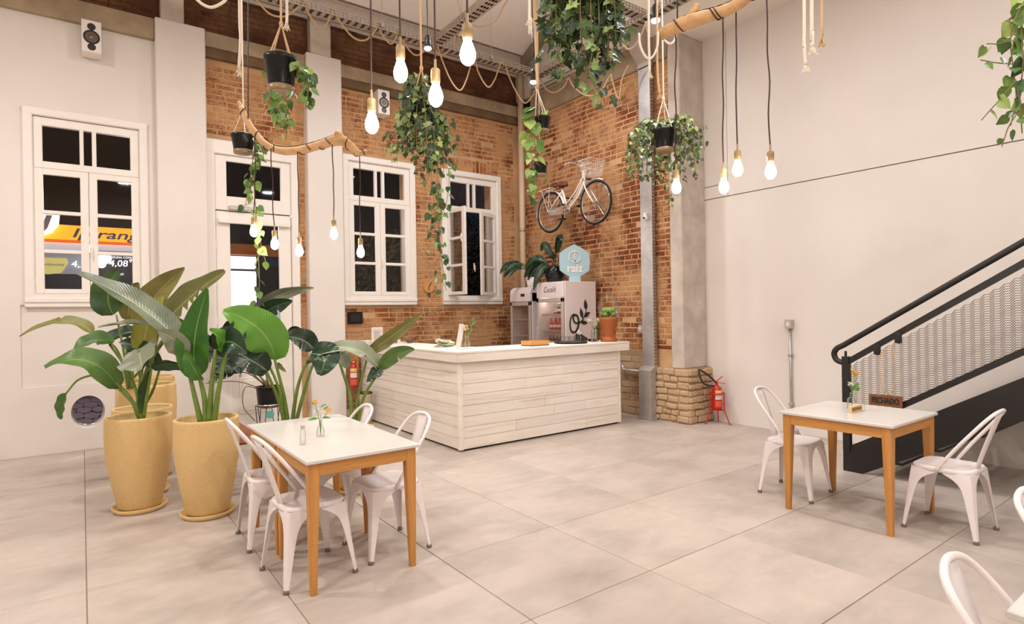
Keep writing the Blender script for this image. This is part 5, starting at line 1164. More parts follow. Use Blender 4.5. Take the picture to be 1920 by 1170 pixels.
def rope(pts, r, label, mat='rope', frayed=False, cat='rope', group=None, name='rope', k=6):
    P = smooth_path(pts, k); t = MB().tube(P, r, 7)
    o = t.build(name, mat, None, True); tag(o, label, cat, group)
    if frayed:
        e = P[-1]; m = MB(); rn = random.Random(int(e.x * 1000))
        for _ in range(14): m.tube([e + Vector((0, 0, .01)), e + Vector((rn.uniform(-1, 1) * r * 1.6, rn.uniform(-1, 1) * r * 1.6, -r * 2)), e + Vector((rn.uniform(-1, 1) * r * 3, rn.uniform(-1, 1) * r * 3, -r * 4.5))], .0022, 4)
        off = o.location; q = m.build('frayed_end', mat, o)
    return o
rope([(1.734,7.580,5.458),(1.917,7.580,5.296),(2.109,7.580,5.318),(2.276,7.580,5.488),(2.331,7.580,5.573),(2.410,7.580,5.418),(2.545,7.580,5.283),(2.652,7.580,5.403),(2.719,7.580,5.619),(2.774,7.580,5.494),(2.976,7.580,5.293),(3.164,7.580,5.292),(3.321,7.580,5.481),(3.370,7.580,5.590),(3.391,7.580,5.463),(3.533,7.580,5.337),(3.624,7.580,5.466),(3.651,7.580,5.571),(3.698,7.580,5.455),(3.912,7.580,5.274),(4.104,7.580,5.422),(4.160,7.580,5.593),(4.237,7.580,5.440),(4.370,7.580,5.387),(4.539,7.580,5.573),(4.628,7.580,5.838),(4.670,7.580,5.607)], .012, 'jute rope draped in swags from the tray along the back wall', name='rope_garland')
rope([(4.255,7.560,5.547),(4.340,7.560,5.317),(4.489,7.560,5.034),(4.645,7.560,4.915),(4.762,7.560,5.094),(4.863,7.560,5.379),(4.923,7.560,5.442),(4.997,7.560,5.246),(5.163,7.560,5.075),(5.298,7.560,5.230),(5.396,7.560,5.472),(5.481,7.560,5.577),(5.561,7.560,5.357),(5.716,7.560,5.116),(5.887,7.560,4.968),(6.046,7.560,5.115),(6.116,7.560,5.235)], .012, 'jute rope swag hanging left of the pale heart-leaf plant', name='rope_garland')
rope([(6.200,7.518,5.400),(6.200,7.371,5.193),(6.200,7.172,5.087),(6.200,6.938,5.107),(6.200,6.834,5.208),(6.200,6.727,5.040),(6.200,6.434,4.808),(6.200,6.152,4.777),(6.200,5.932,4.954),(6.200,5.902,4.868),(6.200,5.784,4.555),(6.200,5.717,4.807),(6.200,5.593,4.975)], .011, 'jute rope swag along the top of the brick wall above the bicycle', name='rope_garland')
rope([(4.200,6.853,5.833),(4.200,6.722,5.559),(4.200,6.500,5.354),(4.200,6.249,5.224),(4.200,5.949,5.183),(4.200,5.775,5.294),(4.200,5.663,5.342)], .008, 'jute rope swag on the cross tray above the nearest bulbs', name='rope_garland')
rope([(4.622,4.298,4.442),(4.551,4.102,4.227),(4.477,3.908,4.210),(4.391,3.723,4.311)], .008, 'jute rope swag hanging left of the spot lamp by the column', name='rope_garland')
rope([(0.576,4.045,3.528),(0.623,4.011,3.475),(0.671,3.976,3.457),(0.724,3.937,3.486),(0.751,3.917,3.525)], .009, 'white rope loop dipping into the top edge at left', 'ropew')
for pts, r, lab, mt in (([(1.000,4.727,5.535),(0.985,4.738,3.930),(0.988,4.735,3.649),(0.975,4.745,3.416)], .011, 'white frayed rope hanging left of the macrame pot', 'ropew'), ([(1.291,4.513,5.529),(1.273,4.526,3.924),(1.267,4.530,3.748)], .010, 'short white rope end hanging right of the macrame cord at the top', 'ropew'),
                        ([(2.149,2.641,5.687),(2.120,2.662,3.362),(2.124,2.659,3.256)], .009, 'bright rope end hanging left of the big ivy at the top', 'ropew'), ([(3.798,3.167,5.405),(3.778,3.181,3.916),(3.778,3.181,3.654),(3.779,3.180,3.496)], .010, 'frayed white rope hanging left of the spot lamp loop', 'ropew'),
                        ([(4.012,3.258,5.336),(3.993,3.271,3.923),(3.992,3.272,3.558),(4.004,3.263,3.393)], .009, 'jute rope with knotted end hanging above the ivy ball', 'rope'),
                        ([(3.235,1.594,5.565),(3.207,1.615,3.230),(3.203,1.617,2.982),(3.209,1.613,2.874)], .009, 'leftmost frayed white rope on the white wall side, the longest', 'ropew'), ([(3.271,1.568,5.565),(3.240,1.591,3.230),(3.240,1.590,3.055),(3.239,1.591,2.973)], .010, 'middle twisted white rope hanging before the white wall', 'ropew'), ([(3.315,1.536,5.564),(3.284,1.558,3.229),(3.283,1.559,3.112),(3.279,1.562,3.007)], .007, 'rightmost thin jute rope hanging before the white wall', 'rope')):
    rope(pts, r, lab, mt, True)
rope([(3.713,3.229,3.821),(3.719,3.224,3.721),(3.753,3.199,3.628),(3.795,3.168,3.618),(3.831,3.141,3.705),(3.840,3.135,3.828)], .009, 'bright white rope loop below the spot lamp near the column', 'ropew')
rope([(3.865,3.117,3.836),(3.875,3.110,3.774),(3.916,3.079,3.730),(3.952,3.053,3.773),(3.958,3.049,3.913)], .009, 'small bright rope loop below the end of the right branch', 'ropew')
rope([(3.851,4.742,5.912),(3.851,4.741,4.577),(3.855,4.738,4.243),(3.859,4.734,3.881)], .018, 'thick jute rope carrying the pale heart-leaf plant', 'rope')

# spot lamps
for p, lab, tg in (((3.183,5.853,4.531), 'small black spot lamp shining beside the middle ivy rope', (2.9, 5.0, 0)), ((4.514,5.619,4.368), 'small black spot lamp shining above the pale heart-leaf plant', (4.3, 6.2, 0)), ((4.302,3.541,4.211), 'small black spot lamp shining above the ivy ball near the column', (4.8, 3.5, 0))):
    t = empty('spot_lamp', p, lab, 'lamp', 'tray spot lamps'); p = Vector(p)
    MB().lathe([(.028, .012), (.034, .02), (.03, .13), (.018, .16), (.0, .17)], 18, p).build('lamp_can', 'black', t, True)
    MB().lathe([(0, -.014), (.03, -.006), (.04, .006), (.038, .016), (0, .02)], 18, p).build('lens', 'spotglow', t, True)
    MB().tube([p + Vector((0, 0, .16)), p + Vector((0, 0, max(.2, 5.5 - p.z)))], .006, 6).build('stem', 'black', t)
    lamp('spot_beam', 'SPOT', tuple(p - Vector((0, 0, .05))), 130, NEUT, .05, (p.x, p.y, 0), 95, .7)
# pendants
def pendant(p, top, label, group, r=.030):
    p = Vector(p); t = empty('pendant_lamp', tuple(p), label, 'pendant lamp', group)
    k = r / .03
    MB().lathe([(0, -.050 * k), (.012 * k, -.048 * k), (.023 * k, -.038 * k), (.0292 * k, -.022 * k), (.030 * k, -.008 * k), (.027 * k, .008 * k), (.020 * k, .026 * k), (.0155 * k, .040 * k), (.014 * k, .048 * k), (0, .05 * k)], 20, p).build('bulb', 'bulb', t, True)
    MB().lathe([(.014 * k, .046 * k), (.0195 * k, .05 * k), (.0195 * k, .10 * k), (.015 * k, .106 * k), (.006, .108 * k), (.005, .145 * k), (0, .146 * k)], 18, p).build('socket', 'brass', t, True)
    a = p + Vector((0, 0, .14 * k)); b = Vector(top); rn = random.Random(int(p.x * 997)); P = [a] + [a.lerp(b, q) + Vector((rn.uniform(-.008, .008), rn.uniform(-.008, .008), 0)) for q in (.2, .4, .6, .8)] + [b]
    MB().tube(smooth_path(P, 3), .0042, 6).build('cord', 'cord', t)
    return t
for (u, lab) in (((1.111,2.287,2.590), 'bare pendant bulb left of the middle ivy, second highest of the four large ones'), ((1.182,1.862,2.531), 'bare pendant bulb nearest the viewer, highest of the four large ones'), ((1.191,2.128,2.455), 'bare pendant bulb hanging right in front of the middle ivy'), ((1.057,2.475,2.410), 'bare pendant bulb in front of the wall speaker on brick')):
    pendant(u, (u[0], u[1], 5.46), lab, 'large pendant bulbs')
for u, tp, lab in (((1.133,5.063,2.246), (1.143,5.018,3.042), 'pendant bulb on the left branch half hidden by the pothos tail'), ((1.254,4.911,2.133), (1.240,4.922,2.896), 'pendant bulb on the left branch before the door glass'), ((1.413,4.795,2.074), (1.413,4.795,2.867), 'pendant bulb on the left branch before the door frame edge'), ((1.639,4.629,2.207), (1.638,4.630,2.940), 'pendant bulb on the left branch before the second white pillar'), ((1.810,4.503,2.057), (1.813,4.501,2.850), 'pendant bulb on the left branch before the closed window'),
                   ((3.163,2.453,2.360), (3.064,2.365,3.340), 'pendant bulb on the right branch before the concrete column'), ((3.237,2.150,2.317), (3.255,2.150,3.374), 'lowest pendant bulb of the three before the white wall'), ((3.173,2.012,2.389), (3.268,2.066,3.401), 'middle pendant bulb of the three before the white wall'), ((3.141,1.787,2.326), (3.325,1.900,3.436), 'rightmost pendant bulb before the white wall')):
    pendant(u, tp, lab, 'branch pendant bulbs')
# driftwood branches
def branch(pts, rr, stubs, label, wire, hangs):
    P = smooth_path(pts, 5); n = len(P); t = empty('driftwood_branch', tuple(P[0]), label, 'branch'); rn = random.Random(n)
    rad = []
    for i in range(n):
        q = i / (n - 1) * (len(rr) - 1); a = int(min(q, len(rr) - 2)); rad.append((rr[a] + (rr[a + 1] - rr[a]) * (q - a)) * rn.uniform(.95, 1.05))
    MB().tube(P, rad, 12).build('limb', 'branch', t, True)
    for s_, r0 in stubs: MB().tube(smooth_path(s_, 4), [r0 * (1 - .4 * i / (len(smooth_path(s_, 4)) - 1)) for i in range(len(smooth_path(s_, 4)))], 10).build('stub', 'branch', t, True)
    m = MB()
    for k in wire:
        i = int(k * (n - 1)); d = (P[min(i + 1, n - 1)] - P[max(0, i - 1)]).normalized(); u = d.orthogonal().normalized(); v = d.cross(u); r = rad[i] + .004
        m.tube([P[i] + d * .012 * j + (u * math.cos(j * .8) + v * math.sin(j * .8)) * r for j in range(-4, 5)], .0042, 5)
    m.tube([P[i] + Vector((0, 0, rad[i] + .005)) for i in range(0, n, 3)], .004, 5); m.build('wound_cable', 'cord', t)
    for a, b in hangs: MB().tube([a, b], .005, 6).build('suspension_wire', 'black', t)
branch([(1.063,5.115,3.253),(1.098,5.082,3.137),(1.162,5.029,3.013),(1.232,4.971,2.924),(1.324,4.897,2.882),(1.445,4.803,2.887),(1.572,4.703,2.926),(1.689,4.611,2.960),(1.752,4.558,2.915),(1.808,4.511,2.852),(1.862,4.465,2.858)], [.022, .026, .027, .028, .031, .033, .034, .045, .034, .026, .014], [([(1.697,4.586,2.939),(1.684,4.596,2.990),(1.663,4.611,3.016)], .04), ([(1.069,5.110,3.235),(1.056,5.120,3.270),(1.046,5.127,3.296)], .02)], 'curved driftwood branch hanging at left with five bulbs', (.05, .2, .32, .52, .62, .78, .93),
       [((1.102,5.061,3.132), (1.137,5.036,5.747))])
branch([(3.011,2.441,3.309),(3.053,2.348,3.338),(3.098,2.253,3.352),(3.162,2.144,3.364),(3.202,2.053,3.376),(3.235,1.966,3.413),(3.286,1.867,3.460)], [.036, .042, .044, .036, .036, .034, .03], [([(3.097,2.316,3.357),(3.119,2.292,3.393),(3.135,2.271,3.430),(3.144,2.257,3.467)], .034), ([(3.174,2.160,3.381),(3.193,2.146,3.420)], .018)], 'forked driftwood branch at the top right with four bulbs', (.2, .5, .55, .85), [((3.075,2.357,3.364), (3.095,2.343,4.874)), ((3.230,1.970,3.419), (3.249,1.957,4.830))])

# ================================================================ STAIRS, BICYCLE, WALL FITTINGS
XS = 5.8
t = empty('staircase', (6.4, 2.5, 0), 'black steel staircase with tubular handrail and mesh panel against the white wall', 'stairs')
zt_ = lambda y: .208 + (2.616 - y) * .587
for x in (XS, 6.96):
    MB().prism([(2.619, 0), (2.45, 0), (-1.5, zt_(-1.5) - .385), (-1.5, zt_(-1.5)), (2.616, .208)], 'x', x - .012, x + .012).build('stringer', 'black', t)
for k in range(14):
    y = 2.40 - k * .29; z = zt_(y) - .20
    if z > .02: BB(XS + .012, 6.948, y - .27, y, z, z + .02, .003).build('tread', 'black', t)
BB(XS - .03, XS + .03, 2.55, 2.612, .19, 1.08, .004).build('newel_post', 'black', t)
MB().tube([(XS, 2.585, 1.07), (XS, 2.585, 1.13)], .012).build('rail_pin', 'black', t)
hr = [(XS, y, 1.175 + (2.62 - y) * .632) for y in (-1.4, 0, 1.0, 2.0, 2.50)] + [(XS, 2.60, 1.187), (XS, 2.665, 1.150), (XS, 2.69, 1.10), (XS, 2.67, 1.045), (XS, 2.62, 1.022), (XS, 2.56, 1.02)]
MB().tube(smooth_path(hr, 6), .026, 12).build('handrail', 'black', t, True)
up_ = lambda y: 1.04 + (2.55 - y) * .645
lo_ = lambda y: .613 + (2.21 - y) * .62
MB().bar((XS, 2.56, up_(2.56)), (XS, -1.4, up_(-1.4)), .03, .05).build('frame_rail', 'black', t); MB().bar((XS, 2.56, lo_(2.56)), (XS, -1.4, lo_(-1.4)), .03, .05).build('frame_rail', 'black', t)
m = MB(); pw, ph = .032, .019
for r in range(31):
    for c in range(64):
        y = 2.55 - c * pw; f = r * ph
        def q(yy, ff): return Vector((XS, yy, lo_(yy) + ff))
        z0, z1 = f + (0 if c % 2 else ph), f + (ph if c % 2 else 0)
        if max(z0, z1) < up_(y) - lo_(y): m.bar(q(y, z0), q(y - pw, z1), .004, .0065, (1, 0, 0))
tag(m.build('mesh_panel', plain('dark_mesh', C(92, 78, 72), .6), t), kind='stuff')
for y in (2.30, 2.13): m = MB().bbox(XS - .05, XS - .015, y - .025, y + .025, up_(y) - .09, up_(y) - .0, .005); m.tube([(XS - .03, y, up_(y) - .07), (XS - .08, y - .02, up_(y) - .08)], .012); m.build('clamp', 'black', t)
s = empty('closed_sign', (XS - .05, 2.235, .70), 'brown wooden sign lettered FECHADO hanging from a cord on the stair mesh', 'sign')
BB(XS - .05, XS - .035, 2.10, 2.37, .655, .755, .003).build('board', 'wood_d', s)
text('lettering', 'FECHADO', .072, plain('sign_green', C(22, 40, 36), .6), s, (XS - .052, 2.235, .703), (PI / 2, 0, -PI / 2), .002, 0, .22, .0025)
MB().tube(smooth_path([(XS - .045, 2.235, .755), (XS - .06, 2.25, .80), (XS - .07, 2.27, 1.0), (XS - .07, 2.255, 1.13), (XS - .08, 2.24, 1.10)], 5), .005, 6).tube(smooth_path([(XS - .045, 2.235, .755), (XS - .06, 2.17, .80), (XS - .07, 2.14, .95), (XS - .07, 2.15, 1.15), (XS - .08, 2.19, 1.20), (XS - .07, 2.22, 1.12), (XS - .07, 2.22, 1.02)], 5), .005, 6).build('cord_loop', 'rope', s)

# ---- bicycle
def bicycle():
    X = 6.20; yr, zr = 7.32, 3.165; t = empty('bicycle', (X, yr - .5, zr - .34), 'white ladies bicycle with wire basket hung high on the brick wall', 'bicycle')
    P = lambda s, z, x=0: Vector((X + x, yr - s, zr + z))
    bt = plain('tyre', C(30, 28, 28), .8)
    for s0 in (0, 1.04):
        wmb = MB().tube([P(s0 + .315 * math.cos(2 * PI * i / 48), .315 * math.sin(2 * PI * i / 48)) for i in range(48)], .019, 8, True); w_ = wmb.build('tyre', bt, t, True)
        MB().tube([P(s0 + .292 * math.cos(2 * PI * i / 48), .292 * math.sin(2 * PI * i / 48)) for i in range(48)], .010, 6, True).build('rim', 'chrome', w_, True)
        MB().disc(P(s0, 0, -.05), (1, 0, 0), .018, .10, 14).disc(P(s0, 0, -.035), (1, 0, 0), .03, .006, 14).disc(P(s0, 0, .03), (1, 0, 0), .03, .006, 14).build('hub', 'chrome', w_)
        m = MB()
        for i in range(28): a = 2 * PI * i / 28; b = a + (.5 if i % 2 else -.5); xx = .028 if i % 4 < 2 else -.028; m.tube([P(s0 + .028 * math.cos(b), .028 * math.sin(b), xx), P(s0 + .288 * math.cos(a), .288 * math.sin(a))], .0018, 4)
        tag(m.build('spokes', 'chrome', w_), kind='stuff')
    bb, st, hd0, hd1 = P(.42, -.02), P(.29, .33), P(.82, .36), P(.78, .52)
    m = MB(); m.tube([bb, st], .018, 10); m.tube([hd0, hd1], .02, 10); m.tube(smooth_path([hd0 + Vector((0, .01, .02)), P(.66, .16), bb], 5), .019, 10); m.tube(smooth_path([hd1 - Vector((0, 0, .05)), P(.62, .26), P(.40, .09)], 5), .011, 8); m.tube(smooth_path([hd1 - Vector((0, 0, .08)), P(.64, .21), P(.42, .03)], 5), .009, 8)
    for x in (-.055, .055): m.tube([P(.40, -.02, x * .5), P(0, 0, x)], .010, 8); m.tube([P(.30, .29, x * .3), P(0, 0, x)], .009, 8)
    m.build('frame', 'bikew', t, True)
    m = MB()
    for x in (-.055, .055): m.tube(smooth_path([P(.83, .34, x * .8), P(.91, .18, x), P(1.04, 0, x)], 5), .011, 8)
    m.tube([P(.83, .34, -.045), P(.83, .34, .045)], .014, 8); m.build('fork', 'bikew', t, True)
    for s0, a0, a1 in ((0, 15, 185), (1.04, 60, 150)):
        m = MB(); vs = []; n = 24
        for i in range(n + 1):
            a = R(a0 + (a1 - a0) * i / n)
            for x, rr in ((-.03, .345), (-.02, .356), (0, .36), (.02, .356), (.03, .345)): vs.append(P(s0 + rr * math.cos(a), rr * math.sin(a), x))
        m.add(vs, [(i * 5 + j, i * 5 + j + 1, i * 5 + j + 6, i * 5 + j + 5) for i in range(n) for j in range(4)]).build('fender', 'bikew', t, True)
    m = MB(); m.tube([st, P(.265, .40)], .013); m.build('seat_post', 'chrome', t)
    m = MB(); vs = []
    for i in range(9):
        u = i / 8; wd = .085 * (1 - u) ** .8 + .022
        for j in range(5): q_ = (j - 2) / 2; vs.append(P(.14 + u * .27, .425 - .02 * abs(q_) * 2 + .02 * math.sin(u * 3) + (.02 if u < .2 else 0), q_ * wd))
    vs += [v - Vector((0, 0, .03)) for v in vs]
    fs = [(i * 5 + j, i * 5 + j + 1, i * 5 + j + 6, i * 5 + j + 5) for i in range(8) for j in range(4)]; fs += [tuple(45 + v for v in f) for f in fs] + [(i * 5 + j, i * 5 + 5 + j, 50 + i * 5 + j, 45 + i * 5 + j) for i in range(8) for j in (0, 4)] + [(j + o, j + 1 + o, 46 + j + o, 45 + j + o) for j in range(4) for o in (0, 40)]
    m.add(vs, fs).build('saddle', 'tan', t, True)
    for x in (-.04, .04): MB().tube([P(.2, .40, x), P(.17, .38, x), P(.2, .365, x), P(.2, .40, x * .9)], .008, 6).build('saddle_spring', 'black', t)
    hb = [P(.54, .56, -.29), P(.66, .62, -.25), P(.72, .64, -.16), P(.78, .59, -.04), P(.79, .585, 0), P(.78, .59, .04), P(.72, .64, .16), P(.66, .62, .25), P(.56, .57, .29)]
    h_ = MB().tube(smooth_path(hb, 5), .011, 8).tube([hd1, P(.79, .585)], .013, 8).build('handlebar', 'chrome', t, True)
    for e, d in ((hb[0], hb[1]), (hb[-1], hb[-2])): MB().tube([e, e + (d - e) * .75], .017, 8).build('grip', 'tan', h_)
    m = MB()
    for z, k in ((.64, 1), (.56, .9), (.48, .82), (.42, .76)): m.tube([P(.97 + .13 * k * a, z, .16 * k * b) for a, b in ((-1, -.9), (-.9, -1), (.9, -1), (1, -.9), (1, .9), (.9, 1), (-.9, 1), (-1, .9))], .003, 5, True)
    for i in range(9):
        q_ = -1 + i / 4
        for a, b in ((q_, -1), (q_, 1), (-1, q_), (1, q_)): m.tube([P(.97 + .13 * a, .64, .16 * b), P(.97 + .13 * .76 * a, .42, .16 * .76 * b)], .002, 4)
        m.tube([P(.97 + .1 * q_, .42, -.12), P(.97 + .1 * q_, .42, .12)], .002, 4)
    tag(m.build('wire_basket', 'paint', t), kind='stuff')
    m = MB().tube([P(.42 + .085 * math.cos(2 * PI * i / 32), -.02 + .085 * math.sin(2 * PI * i / 32), -.04) for i in range(32)], .007, 6, True)
    for i in range(5): a = 2 * PI * i / 5; m.tube([P(.42, -.02, -.04), P(.42 + .085 * math.cos(a), -.02 + .085 * math.sin(a), -.04)], .006, 5)
    m.disc(P(.42, -.02, -.06), (1, 0, 0), .02, .12, 12).build('chainring', 'chrome', t)
    m = MB().bar(P(.42, -.02, -.06), P(.40, -.17, -.06), .012, .02); m.bar(P(.42, -.02, .06), P(.56, .03, .06), .012, .02); m.build('crank', 'chrome', t)
    MB().bbox(X - .14, X - .06, yr - .45, yr - .35, zr - .18, zr - .16, .003).bbox(X + .06, X + .14, yr - .61, yr - .51, zr + .02, zr + .04, .003).build('pedal', 'blackp', t)
    MB().prism([(yr - .02, zr - .055), (yr - .02, zr + .03), (yr - .36, zr + .05), (yr - .36, zr - .08)], 'x', X - .052, X - .046).build('chain_guard', 'chrome', t)
    m = MB()
    for x in (-.06, .06): m.tube([P(-.24, .38, x), P(.22, .40, x)], .005, 6); m.tube([P(-.16, .38, x), P(0, 0, x)], .004, 6); m.tube([P(.05, .39, x), P(0, 0, x)], .004, 6)
    for s0 in (-.24, -.1, .05, .2): m.tube([P(s0, .385, -.06), P(s0, .385, .06)], .004, 6)
    m.build('luggage_rack', 'bikew', t)
    m = MB(); m.tube(smooth_path([P(.66, .62, -.22), P(.80, .72, -.10), P(.98, .60, -.14), P(.92, .42, -.05), P(.83, .36, 0)], 6), .003, 5); m.tube(smooth_path([P(.66, .62, .22), P(.86, .70, .05), P(.80, .5, -.06), P(.84, .30, -.03)], 6), .003, 5); m.build('brake_cable', 'black', t)
    m = MB().tube([P(.3, .2, .02), P(.3, .2, .36)], .012).tube([P(.82, .4, .02), P(.82, .4, .36)], .012); m.build('wall_hook', 'black', t)
bicycle()

# ---- fire extinguishers
def extinguisher(loc, r, h, z0, label, stand):
    t = empty('fire_extinguisher', loc, label, 'fire extinguisher'); x, y, _ = loc
    MB().lathe([(r * .9, z0), (r, z0 + .01), (r, z0 + h * .80), (r * .85, z0 + h * .90), (r * .4, z0 + h * .98), (r * .3, z0 + h * 1.02), (0, z0 + h * 1.02)], 24, (x, y, 0)).build('cylinder', 'red', t, True)
    for a, b, mt in ((.42, .62, 'paper'), (.66, .80, plain('label_yellow', C(232, 206, 120), .6)), (.12, .36, plain('label_red', C(214, 96, 72), .6))):
        vs = []
        for i in range(9):
            an = R(250) + R(-52) * 1 + R(13) * i; vs += [(x + (r + .001) * math.cos(an), y + (r + .001) * math.sin(an), z0 + h * a), (x + (r + .001) * math.cos(an), y + (r + .001) * math.sin(an), z0 + h * b)]
        MB().add(vs, [(2 * i, 2 * i + 2, 2 * i + 3, 2 * i + 1) for i in range(8)]).build('instruction_label', mt, t)
    zt = z0 + h
    m = MB().lathe([(.018, zt), (.02, zt + .03), (.012, zt + .06), (0, zt + .06)], 12, (x, y, 0)); m.bar((x, y, zt + .04), (x + .09, y - .07, zt + .02), .02, .008); m.bar((x, y, zt + .055), (x + .06, y - .05, zt + .12), .02, .008); m.build('valve', 'red', t)
    MB().disc((x - .01, y - .03, zt + .02), (-.3, -1, 0), .016, .012, 12).build('gauge', 'chrome', t)
    return t, zt
t, zt = extinguisher((6.87, 4.72, 0), .066, .32, .20, 'red fire extinguisher in a red tripod stand beside the column foot', True)
MB().tube(smooth_path([(6.86, 4.72, zt + .03), (6.80, 4.78, zt + .12), (6.70, 4.86, zt + .21), (6.60, 4.80, zt + .20), (6.57, 4.76, zt + .12), (6.62, 4.74, zt + .04), (6.74, 4.72, zt + .0), (6.80, 4.71, zt + .0)], 6), .012, 8).build('hose', 'black', t, True)
s = empty('extinguisher_stand', (6.87, 4.72, 0), 'red tripod stand holding the fire extinguisher beside the column foot', 'stand')
MB().tube([(6.87 + .095 * math.cos(2 * PI * i / 28), 4.72 + .095 * math.sin(2 * PI * i / 28), .41) for i in range(28)], .012, 6, True).build('upper_ring', 'red', s, True)
MB().lathe([(.06, .185), (.07, .185), (.07, .197), (0, .197)], 20, (6.87, 4.72, 0)).build('base_dish', 'red', s)
for fx, fy in ((6.745, 4.80), (6.91, 4.56), (7.01, 4.80)):
    d = Vector((fx - 6.87, fy - 4.72, 0)).normalized() * .098; c_ = Vector((6.87, 4.72, 0))
    MB().tube([c_ + d + Vector((0, 0, .41)), c_ + d + Vector((0, 0, .19)), (fx, fy, .01), (fx + d.x * .3, fy + d.y * .3, .008)], .008, 8).tube([c_ + d + Vector((0, 0, .19)), c_ + d * .6 + Vector((0, 0, .19))], .006, 6).build('leg', 'red', s)
t, zt = extinguisher((3.225, 8.37, .47), .06, .36, .47, 'small red fire extinguisher hanging behind the end of the counter', False)
MB().tube(smooth_path([(3.225, 8.37, zt + .03), (3.25, 8.33, zt + .10), (3.27, 8.32, zt + .03), (3.26, 8.32, zt - .1)], 5), .01, 8).build('hose', plain('orange_hose', C(220, 130, 40), .5), t, True)
MB().bar((3.225, 8.42, zt), (3.225, 8.57, zt), .03, .01).build('hook', 'black', t)
c = empty('waste_bin', (3.225, 7.92, 0), 'small perforated beige bin with black liner between pillar and counter', 'bin')
MB().lathe([(.075, 0), (.08, .01), (.092, .40), (.09, .44), (.085, .44), (.08, .3), (0, .02)], 24, c.location).build('bin_body', plain('bin_beige', C(190, 170, 148), .5, var=.12, scale=70), c, True)
MB().tube([(3.225 + .092 * math.cos(2 * PI * i / 24), 7.92 + .092 * math.sin(2 * PI * i / 24), .44) for i in range(24)], .009, 6, True).build('liner', 'blackp', c)

# ---- loudspeakers
for x0, z0, lab in ((.035, 4.65, 'white bookshelf loudspeaker mounted high on the plaster wall at left'), (3.67, 4.61, 'white bookshelf loudspeaker mounted on the brick wall under the beam')):
    yf = 8.34; t = empty('loudspeaker', (x0 + .095, 8.45, z0), lab, 'loudspeaker')
    BB(x0, x0 + .19, yf, 8.55, z0, z0 + .37, .006).build('cabinet', 'paint', t)
    for zz, r in ((.295, .036), (.175, .072), (.06, .036)):
        c_ = (x0 + .095, yf, z0 + zz)
        MB().tube([(c_[0] + r * math.cos(2 * PI * i / 28), yf - .002, c_[2] + r * math.sin(2 * PI * i / 28)) for i in range(28)], r * .12, 6, True).build('surround', 'black', t, True)
        MB().disc((c_[0], yf + .002, c_[2]), (0, -1, 0), r * .92, .004, 28).build('cone', plain('grey_cone', C(104, 92, 82), .35, .3) if r > .05 else plain('dark_cone', C(52, 46, 42), .4), t)
        if r > .05: MB().ball((c_[0], yf - .004, c_[2]), r * .38, 12, (1, .35, 1)).build('dust_cap', plain('cap_grey', C(130, 118, 106), .3, .6), t, True)
    MB().bbox(x0 + .06, x0 + .13, 8.55, 8.565 if x0 < 1 else 8.585, z0 + .12, z0 + .25).build('bracket', 'black', t)
# ---- small things on the walls
t = empty('wall_monitor', (3.34, 8.55, 1.41), 'small black wall panel on the brick under the closed window', 'panel')
BB(3.225, 3.455, 8.55, 8.595, 1.41, 1.59, .006).build('casing', 'blackp', t); B(3.26, 3.42, 8.546, 8.551, 1.44, 1.56).build('screen', plain('dim_screen', C(44, 40, 40), .15), t)
t = empty('wall_clock', (4.61, 8.55, 1.88), 'round wooden wall clock disc with one black hand between the brick wall windows', 'clock')
MB().disc((4.61, 8.595, 1.99), (0, -1, 0), .10, .025, 32).build('face', plain('clock_wood', C(206, 148, 88), .5, var=.1, scale=20, stretch=(.3, 1, 1)), t)
m = MB().bar((4.61, 8.566, 1.985), (4.655, 8.566, 2.06), .004, .012).bar((4.61, 8.566, 1.99), (4.605, 8.566, 1.93), .004, .01); m.build('hand', 'black', t)
MB().tube([(4.61 + .022 * math.cos(2 * PI * i / 16), 8.575, 1.855 + .028 * math.sin(2 * PI * i / 16)) for i in range(16)], .006, 6, True).build('ring', 'black', t)
t = empty('security_camera', (6.42, 5.52, 2.86), 'tiny white security camera fixed to the raceway', 'camera')
MB().disc((6.46, 5.53, 2.84), (-1, 0, 0), .03, .012, 16).ball((6.41, 5.52, 2.845), .036, 14).build('housing', 'paint', t, True); MB().disc((6.378, 5.512, 2.842), (-1, -.2, 0), .016, .006, 14).build('lens', 'black', t)
BB(6.41, 6.46, 5.515, 5.545, 2.85, 2.92, .004).build('mount', 'paint', t)
t = empty('light_switch', (6.50, 5.72, 1.24), 'double grey switch plate on the brick left of the raceway', 'switch')
BB(6.50, 6.545, 5.68, 5.76, 1.22, 1.33, .004).build('plate', 'silver', t)
for y in (5.70, 5.735): BB(6.494, 6.501, y - .011, y + .011, 1.26, 1.30, .002).build('rocker', 'paper', t)
t = empty('wall_conduit', (6.49, 5.86, .63), 'short horizontal grey conduit from the counter end to the raceway', 'conduit')
MB().tube([(6.50, 5.66, .66), (6.50, 6.00, .66), (6.50, 6.06, .67), (6.50, 6.08, .74)], .018, 10).build('pipe', 'gal', t, True); MB().tube([(6.50, 6.03, .655), (6.50, 6.07, .68)], .026, 10).build('elbow', 'gal', t, True)
t = empty('wall_conduit', (7.03, 3.77, 0), 'vertical grey conduit with a socket box on the white wall behind the right table', 'conduit')
MB().tube([(7.03, 3.775, .02), (7.03, 3.785, 1.30)], .016, 12).build('pipe', 'gal', t, True)
BB(6.985, 7.05, 3.74, 3.83, 1.29, 1.40, .005).build('socket_box', 'silver', t); B(6.981, 6.986, 3.765, 3.805, 1.32, 1.37).build('socket_face', 'paper', t)
BB(6.99, 7.05, 3.70, 3.83, 0, .06, .006).build('foot_box', 'gal', t)
for z in (.35, .95): BB(7.008, 7.05, 3.75, 3.81, z, z + .025, .003).build('saddle_clip', 'gal', t)
